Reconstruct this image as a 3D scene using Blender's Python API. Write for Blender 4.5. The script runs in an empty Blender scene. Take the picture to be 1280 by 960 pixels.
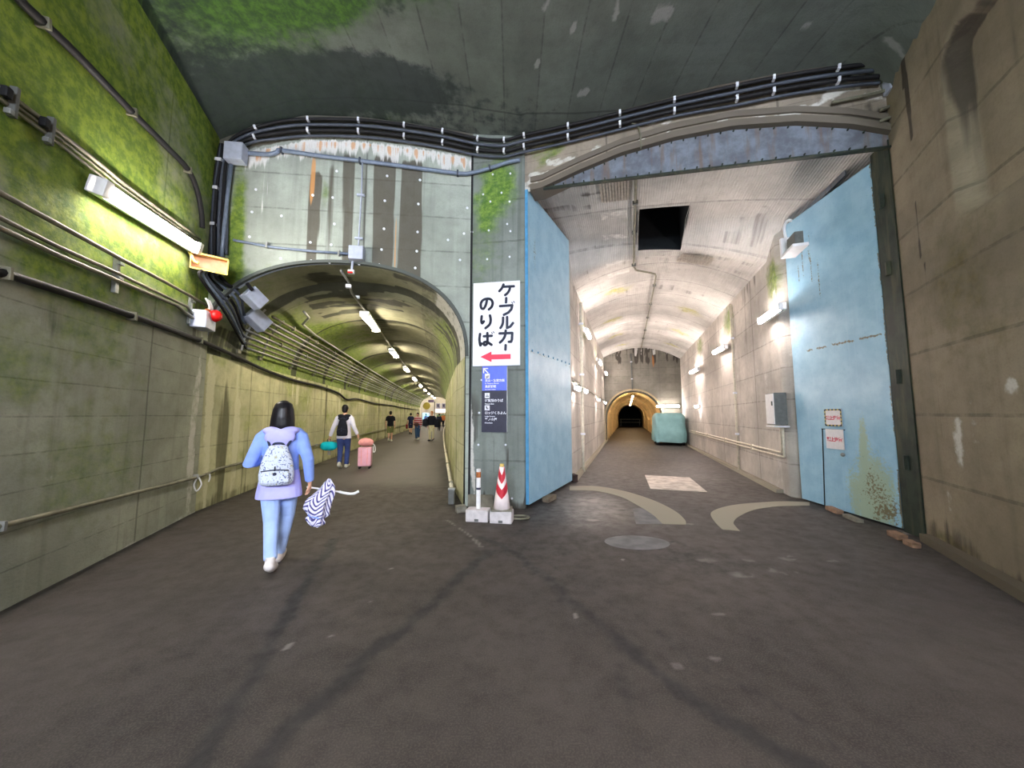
import bpy, bmesh, math, random
import numpy as np
from mathutils import Vector, Matrix
random.seed(7); RNG = np.random.default_rng(7)
SC = bpy.context.scene; COL = SC.collection

# ------------------------------------------------------------------ camera, world, exposure
FPX = 450.0; PITCH = math.atan(39 / 450.0); EYE = 1.5
cam = bpy.data.cameras.new('camera'); cam.sensor_fit = 'HORIZONTAL'; cam.sensor_width = 36.0
cam.lens = FPX / 1280 * 36.0; cam.clip_start = 0.05; cam.clip_end = 300
camo = bpy.data.objects.new('camera', cam); COL.objects.link(camo)
camo.location = (0, 0, EYE); camo.rotation_euler = (math.pi / 2 + PITCH, 0, 0); SC.camera = camo
w = bpy.data.worlds.new('world'); SC.world = w; w.use_nodes = True
w.node_tree.nodes['Background'].inputs[0].default_value = (.5, .55, .6, 1)
w.node_tree.nodes['Background'].inputs[1].default_value = 0.05
SC.view_settings.view_transform = 'Standard'; SC.view_settings.look = 'None'
SC.view_settings.exposure = 2.2; SC.view_settings.gamma = 1.0; SC.view_settings.use_curve_mapping = False
SC.cycles.use_denoising = True; SC.cycles.max_bounces = 8; SC.cycles.diffuse_bounces = 5
SC.cycles.sample_clamp_indirect = 6.0; SC.cycles.use_light_tree = True
# strength of the lamps' diffusers
E_WALL, E_TUNNEL, E_RIGHT, E_FILL, E_INNER, E_HALL, E_WARM_FILL = 28.0, 27.0, 30.0, 104.0, 34.0, 6.5, 24.0

# ------------------------------------------------------------------ geometry of the place
CP, SP = math.cos(PITCH), math.sin(PITCH)
def ray(x, y):
    u = (x - 640) / FPX; v = (480 - y) / FPX
    return Vector((u, CP - v * SP, SP + v * CP))
def on_z(x, y, z=0.0):
    d = ray(x, y); t = (z - EYE) / d.z
    return Vector((0, 0, EYE)) + d * t
class Plane:                                   # an upright wall plane through two ground points
    def __init__(s, a, b):
        s.a = Vector((a[0], a[1], 0)); s.b = Vector((b[0], b[1], 0))
        s.d = (s.b - s.a).normalized(); s.n = Vector((-s.d.y, s.d.x, 0))
        if s.n.dot(-s.a) < 0: s.n = -s.n       # faces the standpoint
    def hit(s, x, y, off=0.0):
        d = ray(x, y); o = Vector((0, 0, EYE)); p = s.a + s.n * off
        return o + d * ((p - o).dot(s.n) / d.dot(s.n))
    def at(s, u, z, off=0.0):
        q = s.a + s.d * u + s.n * off; return Vector((q.x, q.y, z))
LW = Plane((-3.92, 2.89), (-4.9, 5.66))        # hall, side wall with the moss
LF = Plane((-4.9, 5.66), (-0.7, 6.1))          # front over the arched tunnel
PI_ = Plane((-0.7, 6.1), (0.22, 5.94))         # pillar between the tunnels
S_, C_ = 0.304, 0.9527
def RT(u, w_, z): return Vector((u * S_ + w_ * C_, u * C_ - w_ * S_, z))
U0, U1, U2 = 5.77, 22.0, 52.0
RF = Plane(RT(U0, -1.6, 0)[:2], RT(U0, 3.4, 0)[:2])
RW = Plane((5.02, 4.5), (4.32, 3.18))
RTL = Plane(RT(8.2, -1.24, 0)[:2], RT(22, -1.26, 0)[:2])
RTR = Plane(RT(7.8, 2.83, 0)[:2], RT(22, 2.88, 0)[:2])
REND = Plane(RT(U1, -1.3, 0)[:2], RT(U1, 2.9, 0)[:2])
LD = Plane((0.27, 5.95), (1.33, 8.13)); RD = Plane((5.09, 4.82), (5.15, 6.49))

def sstep(x, a, b):
    t = np.clip((np.asarray(x, float) - a) / (b - a), 0, 1); return t * t * (3 - 2 * t)
_NT = RNG.random((257, 257))
def vnoise(x, y):
    x = np.asarray(x, float); y = np.asarray(y, float)
    xi = np.floor(x).astype(int); yi = np.floor(y).astype(int); fx = x - xi; fy = y - yi
    fx = fx * fx * (3 - 2 * fx); fy = fy * fy * (3 - 2 * fy); g = lambda a, b: _NT[a % 257, b % 257]
    return (g(xi, yi) * (1 - fx) + g(xi + 1, yi) * fx) * (1 - fy) + (g(xi, yi + 1) * (1 - fx) + g(xi + 1, yi + 1) * fx) * fy
def fbm(x, y, o=4):
    r = 0; a = .5; t = 0
    for k in range(o): r = r + a * vnoise(x * 2 ** k + 17 * k, y * 2 ** k + 5 * k); t += a; a *= .5
    return r / t
def blob(u, v, cu, cv, ru, rv, soft=.5):
    d = np.sqrt(((u - cu) / ru) ** 2 + ((v - cv) / rv) ** 2); return 1 - sstep(d, 1 - soft, 1 + soft * .3)
def segdist(x, y, pts):
    best = np.full(np.shape(x), 1e9)
    for (x0, y0), (x1, y1) in zip(pts[:-1], pts[1:]):
        dx, dy = x1 - x0, y1 - y0; t = np.clip(((x - x0) * dx + (y - y0) * dy) / (dx * dx + dy * dy + 1e-12), 0, 1)
        best = np.minimum(best, np.hypot(x - x0 - t * dx, y - y0 - t * dy))
    return best

# ------------------------------------------------------------------ materials
def lin(c):
    return tuple(((v / 255) / 12.92 if v / 255 <= .04045 else (((v / 255) + .055) / 1.055) ** 2.4) for v in c)
class G:
    def __init__(s, name):
        s.m = bpy.data.materials.new(name); s.m.use_nodes = True; s.nt = s.m.node_tree
        s.b = next(n for n in s.nt.nodes if n.type == 'BSDF_PRINCIPLED')
        s.b.inputs['Specular IOR Level'].default_value = .3
    def set(s, sock, v):
        if isinstance(v, bpy.types.NodeSocket): s.nt.links.new(v, sock)
        elif v is not None:
            if sock.type == 'RGBA' and len(v) == 3: v = (*v, 1)
            sock.default_value = v
    def math(s, op, a, b=None, c=None, clamp=False):
        n = s.nt.nodes.new('ShaderNodeMath'); n.operation = op; n.use_clamp = clamp
        for i, v in enumerate((a, b, c)):
            if v is not None: s.set(n.inputs[i], v)
        return n.outputs[0]
    def vec(s, kind='UV', scale=(1, 1, 1)):
        t = s.nt.nodes.new('ShaderNodeTexCoord'); mp = s.nt.nodes.new('ShaderNodeMapping')
        s.nt.links.new(t.outputs[kind], mp.inputs[0]); mp.inputs['Scale'].default_value = scale; return mp.outputs[0]
    def sep(s, v):
        n = s.nt.nodes.new('ShaderNodeSeparateXYZ'); s.set(n.inputs[0], v); return n.outputs
    def noise(s, v, scale=1, detail=4, rough=.55, dist=0):
        n = s.nt.nodes.new('ShaderNodeTexNoise'); s.set(n.inputs['Vector'], v); n.inputs['Scale'].default_value = scale
        n.inputs['Detail'].default_value = detail; n.inputs['Roughness'].default_value = rough; n.inputs['Distortion'].default_value = dist
        return n.outputs[0]
    def white(s, x):
        n = s.nt.nodes.new('ShaderNodeTexWhiteNoise'); n.noise_dimensions = '1D'; s.set(n.inputs['W'], x); return n.outputs['Value']
    def mix(s, f, a, b, mode='MIX'):
        n = s.nt.nodes.new('ShaderNodeMix'); n.data_type = 'RGBA'; n.blend_type = mode; n.clamp_factor = True
        s.set(n.inputs[0], f); s.set(n.inputs[6], a); s.set(n.inputs[7], b); return n.outputs[2]
    def ramp(s, x, lo, hi, a=0., b=1.):
        n = s.nt.nodes.new('ShaderNodeMapRange'); n.interpolation_type = 'SMOOTHSTEP'; n.clamp = True
        s.set(n.inputs[0], x)
        for i, v in enumerate((lo, hi, a, b)): s.set(n.inputs[i + 1], v)
        return n.outputs[0]
    def attr(s, name):
        n = s.nt.nodes.new('ShaderNodeAttribute'); n.attribute_name = name; return n.outputs['Fac']
    def bump(s, h, strength=.3, dist=.01):
        n = s.nt.nodes.new('ShaderNodeBump'); n.inputs['Strength'].default_value = strength; n.inputs['Distance'].default_value = dist
        s.set(n.inputs['Height'], h); s.nt.links.new(n.outputs[0], s.b.inputs['Normal'])
    def done(s, col, rough=.6, metal=0., spec=None):
        s.set(s.b.inputs['Base Color'], col); s.set(s.b.inputs['Roughness'], rough); s.set(s.b.inputs['Metallic'], metal)
        if spec is not None: s.b.inputs['Specular IOR Level'].default_value = spec
        return s.m
def gray(g, x): return g.nt.nodes.new('ShaderNodeCombineColor')
def plain(name, c, rough=.5, metal=0., var=.12, scale=14, bump=0., spec=None):
    g = G(name); c = lin(c); n = g.noise(g.vec('Object'), scale, 4)
    col = g.mix(g.ramp(n, .3, .7), tuple(v * (1 - var) for v in c), tuple(min(1, v * (1 + var)) for v in c))
    if bump: g.bump(n, bump, .005)
    return g.done(col, rough, metal, spec)
def emit(name, c, strength):
    g = G(name); g.set(g.b.inputs['Emission Color'], lin(c)); g.b.inputs['Emission Strength'].default_value = strength
    return g.done(lin(c), .4)
def concrete(name, base, moss=(70, 98, 18), moss2=(118, 140, 40), dark=(52, 46, 40), pale=(205, 203, 198), rust=(170, 110, 55),
             board=.30, jw=2.4, streak=.5, rough=.82, boardamt=.28, ridges=0., bumps=.35, streaky=False, soft=False):
    g = G(name); uv = g.vec('UV'); x, y, _ = g.sep(uv); base = lin(base)
    big = g.noise(uv, .8, 5, .6); mid = g.noise(uv, 5, 5, .65); fine = g.noise(uv, 42, 3, .6)
    st = g.noise(g.vec('UV', (7, .28, 1)), 1, 4, .6, .3)
    col = g.mix(g.ramp(big, .3, .72), tuple(v * .72 for v in base), tuple(min(1, v * 1.2) for v in base))
    col = g.mix(g.math('MULTIPLY', g.ramp(mid, .42, .75), .35), col, tuple(v * .6 for v in base))
    rows = g.math('DIVIDE', g.math('ADD', y, g.math('MULTIPLY', big, .03)), board); fr = g.math('FRACT', rows)
    rowt = g.white(g.math('FLOOR', rows))
    col = g.mix(g.math('MULTIPLY', rowt, boardamt), col, tuple(v * .55 for v in base))
    line = g.math('MULTIPLY', g.math('LESS_THAN', fr, .045), g.ramp(mid, .3, .6))
    col = g.mix(g.math('MULTIPLY', line, .55), col, tuple(v * .3 for v in base))
    jf = g.math('FRACT', g.math('DIVIDE', g.math('ADD', x, g.math('MULTIPLY', big, .05)), jw))
    jl = g.math('LESS_THAN', jf, .012); col = g.mix(g.math('MULTIPLY', jl, .6), col, tuple(v * .25 for v in base))
    col = g.mix(g.math('MULTIPLY', g.ramp(st, .5, .78), streak), col, tuple(v * .38 for v in base))
    col = g.mix(g.math('MULTIPLY', g.ramp(st, .42, .2), streak * .5), col, tuple(min(1, v * 1.5) for v in base))
    def mask(a, amt=.55, src=mid, lo=.38, hi=.62):
        return g.ramp(g.math('ADD', g.attr(a), g.math('MULTIPLY', g.math('SUBTRACT', src, .5), amt)), lo, hi)
    mossc = g.mix(g.ramp(g.noise(uv, 9, 5, .7), .35, .68), lin(moss), lin(moss2))
    col = g.mix(g.math('MULTIPLY', g.ramp(g.math('ADD', g.attr('moss'), g.math('MULTIPLY', g.math('SUBTRACT', mid, .5), .9)), .05, .95), .95), col, mossc)
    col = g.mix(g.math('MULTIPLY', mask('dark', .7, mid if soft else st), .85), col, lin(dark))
    col = g.mix(g.math('MULTIPLY', mask('rust', .8, st), .8), col, lin(rust))
    st2 = g.noise(g.vec('UV', (16, .9, 1)), 1, 4, .65, .4)
    col = g.mix(g.math('MULTIPLY', mask('pale', 1.6, st2, .45, .75) if streaky else mask('pale', .9, mid), .85), col, lin(pale))
    if streaky: col = g.mix(g.math('MULTIPLY', g.ramp(g.math('MULTIPLY', g.attr('pale'), g.noise(g.vec('UV', (11, .5, 1.7)), 1, 3, .6)), .41, .50), .75), col, lin(rust))
    col = g.mix(g.math('MULTIPLY', g.ramp(fine, .45, .8), .22), col, tuple(v * .4 for v in base))
    h = g.math('ADD', g.math('MULTIPLY', fine, .35), g.math('SUBTRACT', g.math('MULTIPLY', mid, .8), g.math('MULTIPLY', line, .8)))
    if ridges: h = g.math('ADD', h, g.math('MULTIPLY', g.math('SINE', g.math('MULTIPLY', x, ridges)), .5))
    g.bump(h, bumps, .02)
    return g.done(col, g.ramp(mid, .3, .8, rough - .12, rough + .08))
M = {}
M['wall_moss'] = concrete('mossy_concrete', (154, 157, 142), moss=(74, 104, 20), moss2=(128, 148, 44), streak=.4, boardamt=.16)
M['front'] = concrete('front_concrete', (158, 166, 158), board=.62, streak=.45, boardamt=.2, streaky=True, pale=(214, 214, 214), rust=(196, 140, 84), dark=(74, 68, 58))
M['pillar'] = concrete('pillar_concrete', (122, 130, 126), board=.75, streak=.55, boardamt=.12, moss=(62, 100, 30), moss2=(120, 150, 60))
M['ceil'] = concrete('ceiling_concrete', (104, 111, 106), soft=True, board=.52, jw=3.1, streak=.15, boardamt=.3, moss=(44, 74, 38), moss2=(76, 112, 36), dark=(42, 50, 52), pale=(150, 152, 150))
M['right_wall'] = concrete('brown_concrete', (142, 130, 110), board=.75, streak=.3, boardamt=.2, moss=(80, 78, 40), moss2=(110, 100, 50), jw=3.0)
M['rt_wall'] = concrete('grey_concrete', (188, 182, 174), board=.6, jw=3.2, streak=.3, boardamt=.12)
M['rt_vault'] = concrete('board_marked_concrete', (200, 197, 192), board=1.2, jw=9.0, streak=.2, boardamt=.35, ridges=150, bumps=.5, moss=(150, 150, 60), moss2=(190, 185, 90), pale=(225, 222, 216))
M['lintel'] = concrete('lintel_concrete', (140, 130, 118), board=.22, streak=.35, boardamt=.25)
M['lt_wall'] = concrete('yellow_green_concrete', (190, 188, 150), moss=(134, 144, 82), moss2=(172, 178, 112), dark=(84, 82, 58), pale=(206, 204, 172), board=.5, jw=2.4, streak=.85, boardamt=.14)
M['lt_vault'] = concrete('tunnel_lining_concrete', (136, 136, 112), moss=(92, 116, 40), moss2=(132, 150, 62), dark=(40, 42, 36), board=50, jw=2.4, streak=.3, boardamt=0)
M['cream'] = concrete('cream_lining', (232, 208, 164), board=.8, jw=3.0, streak=.3, boardamt=.1, dark=(90, 70, 50))
M['end_wall'] = concrete('end_wall_concrete', (128, 124, 114), board=.42, jw=30, streak=.4, boardamt=.3)
M['void'] = plain('painted_shade_lining', (24, 27, 30), .9)  # near-black colour stands in for the darkness of the shaft and tunnel end
M['asphalt'] = None
def asphalt():
    g = G('asphalt'); p = g.vec('Object'); big = g.noise(p, .7, 5, .6); mid = g.noise(p, 6, 5, .7); fine = g.noise(p, 110, 2, .6); sp = g.noise(p, 60, 2, .5)
    base = lin((60, 54, 50))
    col = g.mix(g.ramp(big, .3, .7), tuple(v * .62 for v in base), tuple(v * 1.28 for v in base))
    col = g.mix(g.math('MULTIPLY', g.ramp(mid, .45, .75), .35), col, tuple(v * .55 for v in base))
    col = g.mix(g.math('MULTIPLY', g.ramp(fine, .42, .66), .6), col, tuple(v * 1.8 for v in base))
    col = g.mix(g.math('MULTIPLY', g.ramp(sp, .66, .74), .4), col, tuple(v * 2.2 for v in base))
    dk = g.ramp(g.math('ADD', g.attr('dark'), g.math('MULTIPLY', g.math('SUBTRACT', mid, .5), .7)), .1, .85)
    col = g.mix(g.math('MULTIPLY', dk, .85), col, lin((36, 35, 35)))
    pl = g.ramp(g.math('ADD', g.attr('pale'), g.math('MULTIPLY', g.math('SUBTRACT', mid, .5), .9)), .3, .8)
    col = g.mix(g.math('MULTIPLY', pl, .75), col, lin((124, 119, 114)))
    wet = g.attr('wet')
    rough = g.math('SUBTRACT', g.ramp(mid, .3, .8, .62, .86), g.math('MULTIPLY', wet, .34), clamp=True)
    g.bump(g.math('ADD', g.math('MULTIPLY', fine, .5), mid), .35, .008)
    return g.done(col, rough, 0, .35)
M['asphalt'] = asphalt()
def door_paint():
    g = G('blue_door_paint'); uv = g.vec('UV'); x, y, _ = g.sep(uv); n = g.noise(uv, 3, 5, .6); f = g.noise(uv, 26, 4, .65)
    st = g.noise(g.vec('UV', (22, .5, 1)), 1, 3, .5)
    col = g.mix(g.ramp(n, .3, .7), lin((134, 176, 202)), lin((156, 194, 214)))
    col = g.mix(g.math('MULTIPLY', g.ramp(st, .5, .8), .22), col, lin((175, 205, 220)))
    col = g.mix(g.math('MULTIPLY', g.ramp(g.math('ADD', g.attr('moss'), g.math('MULTIPLY', g.math('SUBTRACT', f, .5), 1.1)), .35, .7), .8), col, lin((158, 172, 138)))
    col = g.mix(g.math('MULTIPLY', g.ramp(g.math('ADD', g.attr('rust'), g.math('MULTIPLY', g.math('SUBTRACT', f, .5), 1.5)), .42, .62), .9), col, lin((104, 88, 54)))
    col = g.mix(g.ramp(g.math('ADD', f, g.math('MULTIPLY', n, .2)), .86, .9), col, lin((80, 60, 45)))
    g.bump(g.math('ADD', n, g.math('MULTIPLY', f, .3)), .12, .02)
    return g.done(col, g.ramp(f, .3, .7, .26, .44), 0, .5)
M['door'] = door_paint()
M['door_edge'] = plain('blue_edge_paint', (84, 150, 192), .4)
def rusty(name, a, b, c):
    g = G(name); p = g.vec('Object'); n = g.noise(p, 4, 5, .65); f = g.noise(g.vec('Object', (9, 9, 1)), 1, 4, .6)
    col = g.mix(g.ramp(n, .35, .65), lin(a), lin(b)); col = g.mix(g.math('MULTIPLY', g.ramp(f, .5, .7), .7), col, lin(c))
    g.bump(n, .2, .01); return g.done(col, .55, .1)
M['beam'] = rusty('weathered_steel', (120, 128, 140), (92, 96, 106), (110, 92, 78))
M['darksteel'] = rusty('dark_green_steel', (46, 56, 46), (32, 40, 34), (78, 78, 58))
M['cable'] = plain('black_cable', (20, 20, 24), .65)
M['cablegrey'] = plain('grey_cable', (66, 72, 84), .5)
M['conduit'] = plain('steel_conduit', (150, 152, 150), .38, .5, .2, 8)
M['conduit_old'] = plain('aged_conduit', (118, 116, 100), .55, .25, .25, 8)
M['conduit_blue'] = plain('blue_grey_conduit', (110, 122, 142), .45, .2)
M['conduit_cream'] = plain('cream_conduit', (205, 198, 180), .5)
M['box'] = plain('galvanised_box', (176, 184, 204), .42, .15, .08)
M['boxdark'] = plain('dark_box_side', (96, 98, 96), .5)
M['yellow'] = plain('yellow_metal', (226, 196, 110), .5)
M['red'] = plain('red_lens', (214, 26, 26), .25)
M['white'] = plain('white_plastic', (226, 226, 228), .4, 0, .05)
M['clampw'] = plain('white_clamp', (214, 218, 228), .45)
M['lamp_w'] = emit('lamp_wall_glow', (255, 244, 232), E_WALL)
M['lamp_t'] = emit('lamp_tunnel_glow', (255, 240, 214), E_TUNNEL)
M['lamp_r'] = emit('lamp_gallery_glow', (255, 238, 230), E_RIGHT)
M['lamp_b'] = emit('lamp_fill_glow', (232, 240, 255), E_FILL)
M['lamp_n'] = emit('lamp_inner_glow', (255, 226, 180), E_INNER)
M['lamp_h'] = emit('lamp_hall_glow', (255, 250, 240), E_HALL)
M['lamp_warm'] = emit('lamp_warm_fill_glow', (255, 196, 140), E_WARM_FILL)

# ------------------------------------------------------------------ mesh helpers
def tag(o, label=None, cat=None, group=None, kind=None):
    if label: o['label'] = label
    if cat: o['category'] = cat
    if group: o['group'] = group
    if kind: o['kind'] = kind
    return o
def link(name, me, mat=None, parent=None, smooth=False):
    o = bpy.data.objects.new(name, me); COL.objects.link(o)
    if mat is not None:
        for m in (mat if isinstance(mat, (list, tuple)) else [mat]): me.materials.append(m)
    if smooth:
        for p in me.polygons: p.use_smooth = True
    if parent is not None: o.parent = parent
    return o
def obj(name, bm, mat, parent=None, smooth=False, recalc=True):
    if recalc: bmesh.ops.recalc_face_normals(bm, faces=bm.faces)
    me = bpy.data.meshes.new(name); bm.to_mesh(me); bm.free(); return link(name, me, mat, parent, smooth)
def empty(name, loc=(0, 0, 0), rotz=0):
    o = bpy.data.objects.new(name, None); COL.objects.link(o); o.location = loc; o.rotation_euler = (0, 0, rotz); o.empty_display_size = .1; return o
def surf(name, P, nu, nv, uvf=None, attrs=None, mat=None, kind='structure', skip=None, smooth=True, parent=None):
    """grid surface: P is an array (nu, nv, 3)"""
    P = np.asarray(P, float); me = bpy.data.meshes.new(name)
    idx = np.arange(nu * nv).reshape(nu, nv)
    q = np.stack([idx[:-1, :-1], idx[1:, :-1], idx[1:, 1:], idx[:-1, 1:]], -1).reshape(-1, 4)
    if skip is not None: q = q[~np.asarray(skip).reshape(-1)]
    me.vertices.add(nu * nv); me.vertices.foreach_set('co', P.reshape(-1))
    me.loops.add(q.size); me.loops.foreach_set('vertex_index', q.reshape(-1).astype(np.int32))
    me.polygons.add(len(q)); me.polygons.foreach_set('loop_start', np.arange(0, q.size, 4, dtype=np.int32))
    me.polygons.foreach_set('loop_total', np.full(len(q), 4, dtype=np.int32))
    me.update(calc_edges=True)
    if uvf is not None:
        uv = np.asarray(uvf, float).reshape(-1, 2)[q.reshape(-1)]
        me.uv_layers.new(name='UVMap').data.foreach_set('uv', uv.reshape(-1))
    for k, v in (attrs or {}).items():
        a = me.attributes.new(k, 'FLOAT', 'POINT'); a.data.foreach_set('value', np.clip(np.asarray(v, float).reshape(-1), 0, 1.5))
    o = link(name, me, mat, parent, smooth)
    if kind and parent is None: o['kind'] = kind
    return o
def box(bm, c, s, M3=None, bev=0.0):
    r = bmesh.ops.create_cube(bm, size=1.0); vs = r['verts']
    for v in vs: v.co = Vector((v.co.x * s[0], v.co.y * s[1], v.co.z * s[2]))
    if bev:
        es = {e for v in vs for e in v.link_edges}
        rr = bmesh.ops.bevel(bm, geom=list(es), offset=bev, segments=2, affect='EDGES', profile=.6); vs = list({v for f in rr['faces'] for v in f.verts} | {v for v in vs if v.is_valid})
    for v in vs: v.co = (M3 @ v.co if M3 is not None else v.co) + Vector(c)
    return vs
def boxm(c, s, M3=None, bev=0.0):
    bm = bmesh.new(); box(bm, c, s, M3, bev); return bm
def prism(bm, poly, z0, z1):
    a = [bm.verts.new((p[0], p[1], z0)) for p in poly]; b = [bm.verts.new((p[0], p[1], z1)) for p in poly]; n = len(poly)
    bm.faces.new(a[::-1]); bm.faces.new(b)
    for i in range(n): bm.faces.new((a[i], a[(i + 1) % n], b[(i + 1) % n], b[i]))
def tube(bm, pts, r, n=8, ref=None, rnd=False):
    pts = [Vector(p) for p in pts]; m = len(pts)
    R = [r] * m if not isinstance(r, (list, tuple)) else list(r)
    R = [(a, a) if not isinstance(a, (list, tuple)) else a for a in R]
    if rnd:
        d0 = (pts[0] - pts[1]).normalized(); d1 = (pts[-1] - pts[-2]).normalized(); a, b = R[0], R[-1]
        k0, k1 = min(a), min(b)
        pts = [pts[0] + d0 * k0 * .95, pts[0] + d0 * k0 * .6] + pts + [pts[-1] + d1 * k1 * .6, pts[-1] + d1 * k1 * .95]
        R = [(a[0] * .3, a[1] * .3), (a[0] * .8, a[1] * .8)] + R + [(b[0] * .8, b[1] * .8), (b[0] * .3, b[1] * .3)]; m = len(pts)
    prev = None; rings = []
    for i, p in enumerate(pts):
        t = (pts[min(i + 1, m - 1)] - pts[max(i - 1, 0)]); t = t.normalized() if t.length > 1e-9 else Vector((0, 0, 1))
        base = Vector(ref) if ref is not None else (prev if prev is not None else (Vector((0, 0, 1)) if abs(t.z) < .9 else Vector((1, 0, 0))))
        u = base - t * base.dot(t)
        if u.length < 1e-4: u = Vector((1, 0, 0)) - t * t.x
        u.normalize(); v = t.cross(u); prev = u
        rings.append([bm.verts.new(p + u * R[i][0] * math.cos(a) + v * R[i][1] * math.sin(a)) for a in (2 * math.pi * k / n for k in range(n))])
    for a, b in zip(rings[:-1], rings[1:]):
        for k in range(n): bm.faces.new((a[k], a[(k + 1) % n], b[(k + 1) % n], b[k]))
    bm.faces.new(rings[0][::-1]); bm.faces.new(rings[-1]); return rings
def tubem(pts, r, n=8, **k):
    bm = bmesh.new(); tube(bm, pts, r, n, **k); return bm
def ell(bm, c, r, M3=None, u=14, v=10):
    res = bmesh.ops.create_uvsphere(bm, u_segments=u, v_segments=v, radius=1.0)
    for q in res['verts']:
        p = Vector((q.co.x * r[0], q.co.y * r[1], q.co.z * r[2])); q.co = (M3 @ p if M3 is not None else p) + Vector(c)
def smooth_path(pts, k=6):
    pts = [Vector(p) for p in pts]
    if len(pts) < 3: return pts
    out = []
    for i in range(len(pts) - 1):
        p0 = pts[max(i - 1, 0)]; p1 = pts[i]; p2 = pts[i + 1]; p3 = pts[min(i + 2, len(pts) - 1)]
        for j in range(k):
            t = j / k; out.append(.5 * ((2 * p1) + (p2 - p0) * t + (2 * p0 - 5 * p1 + 4 * p2 - p3) * t * t + (3 * p1 - p0 - 3 * p2 + p3) * t ** 3))
    return out + [pts[-1]]
def basis(x, z):
    x = Vector(x).normalized(); z = Vector(z); z = (z - x * z.dot(x)).normalized(); y = z.cross(x); return Matrix((x, y, z)).transposed()
def pipe(name, pts, r, mat, label, cat, group=None, n=8, clamps=(), clampmat=None, nrm=None, curve=False, csize=(.05, .05)):
    """a cable or conduit; each clamp is a part of it"""
    if curve: pts = smooth_path(pts)
    o = obj(name, tubem(pts, r, n), mat, smooth=True); tag(o, label, cat, group)
    for c in clamps:
        i = min(range(len(pts)), key=lambda k: (Vector(pts[k]) - Vector(c)).length)
        a = Vector(pts[max(i - 1, 0)]); b = Vector(pts[min(i + 1, len(pts) - 1)])
        d = (b - a).normalized(); q = a + d * (Vector(c) - a).dot(d)
        B = basis(d, nrm if nrm is not None else (0, 0, 1))
        obj('clamp', boxm(q, (csize[0], r * 2 + csize[1], r * 2 + .02), B, .004), clampmat or M['clampw'], o)
    return o
ORD = ['first', 'second', 'third', 'fourth', 'fifth', 'sixth', 'seventh', 'eighth', 'ninth', 'tenth']

def finish(bm, voxel, it=4):
    """closed overlapping pieces become one continuous skin"""
    me = bpy.data.meshes.new('tmp'); bm.to_mesh(me); bm.free(); o = bpy.data.objects.new('tmp', me); COL.objects.link(o)
    r = o.modifiers.new('r', 'REMESH'); r.mode = 'VOXEL'; r.voxel_size = voxel; r.use_smooth_shade = True
    s = o.modifiers.new('s', 'SMOOTH'); s.factor = .5; s.iterations = it
    dg = bpy.context.evaluated_depsgraph_get(); out = bpy.data.meshes.new_from_object(o.evaluated_get(dg))
    bpy.data.objects.remove(o); bpy.data.meshes.remove(me); return out
_tx = {}
def text_mesh(body, size, offset=0.0, extrude=.001, align='CENTER'):
    cu = bpy.data.curves.new('t', 'FONT'); cu.body = body; cu.size = size; cu.offset = offset; cu.extrude = extrude
    cu.align_x = align; cu.align_y = 'CENTER' if align == 'CENTER' else 'TOP_BASELINE'; cu.resolution_u = 4
    o = bpy.data.objects.new('t', cu); COL.objects.link(o); dg = bpy.context.evaluated_depsgraph_get(); dg.update()
    me = bpy.data.meshes.new_from_object(o.evaluated_get(dg)); bpy.data.objects.remove(o); return me
def join_into(bm, me, X):
    n0 = len(bm.verts); bm.from_mesh(me); bm.verts.ensure_lookup_table()
    for v in bm.verts[n0:]: v.co = X @ v.co
    bpy.data.meshes.remove(me)

# ================================================================== SETTING
# ---- floor: one ground through the hall and both tunnels
def axis(lo, hi, a, b, fine, coarse):
    return np.concatenate([np.arange(lo, a, coarse), np.arange(a, b, fine), np.arange(b, hi + coarse, coarse)])
gx = axis(-24, 26, -5.6, 5.8, .045, .5); gy = axis(-6, 64, 1.2, 9.6, .045, .5)
X, Y = np.meshgrid(gx, gy, indexing='ij')
wob = (fbm(X * 3, Y * 3) - .5) * .22
dk = np.zeros_like(X); pl = np.zeros_like(X); wet = np.zeros_like(X)
def gp(*pts): return [tuple(on_z(x, y)[:2]) for x, y in pts]
def seam(pts, wd, amt):
    global dk
    w3 = (fbm(X * 6, Y * 6) - .5) * .09; d = segdist(X + wob * .5 + w3, Y + wob * .5 - w3, pts); dk = np.maximum(dk, amt * (.74 + .26 * sstep(fbm(X * 2.2 + 7, Y * 2.2), .4, .6)) * (1 - sstep(d, 0, wd)))
seam(gp((415, 675), (385, 725), (345, 790), (315, 850), (270, 920), (230, 1000)), .11, .9)
seam(gp((612, 690), (560, 735), (500, 790), (430, 850), (370, 905), (320, 960)), .12, .95)
seam(gp((600, 672), (640, 690), (690, 730), (760, 790), (850, 860), (960, 935), (1060, 990)), .10, .85)
seam(gp((640, 668), (700, 712), (790, 770), (880, 830), (1000, 900), (1080, 960)), .05, .55)
seam(gp((650, 705), (740, 780), (820, 840), (900, 900)), .06, .6)
seam(gp((755, 785), (775, 850), (800, 960)), .06, .45)
seam(gp((415, 678), (480, 668), (540, 660), (570, 657)), .06, .5)
seam(gp((240, 678), (330, 677), (410, 679)), .03, .35)
seam(gp((640, 668), (720, 640), (760, 632)), .35, .5)
seam(gp((770, 640), (800, 632), (812, 640)), .06, .5)
seam(gp((775, 680), (800, 688), (830, 684), (840, 676), (860, 684)), .03, .9)
dk = np.maximum(dk, .75 * blob(X + wob, Y + wob, .65, 5.6, 1.0, 1.0, .8) * (fbm(X * 2, Y * 2) + .35))
dk = np.maximum(dk, .5 * blob(X + wob, Y + wob, .2, 4.2, .9, .5, .9)); dk = np.maximum(dk, .45 * blob(X + wob, Y, 1.9, 3.9, .7, .5, .9))
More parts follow.
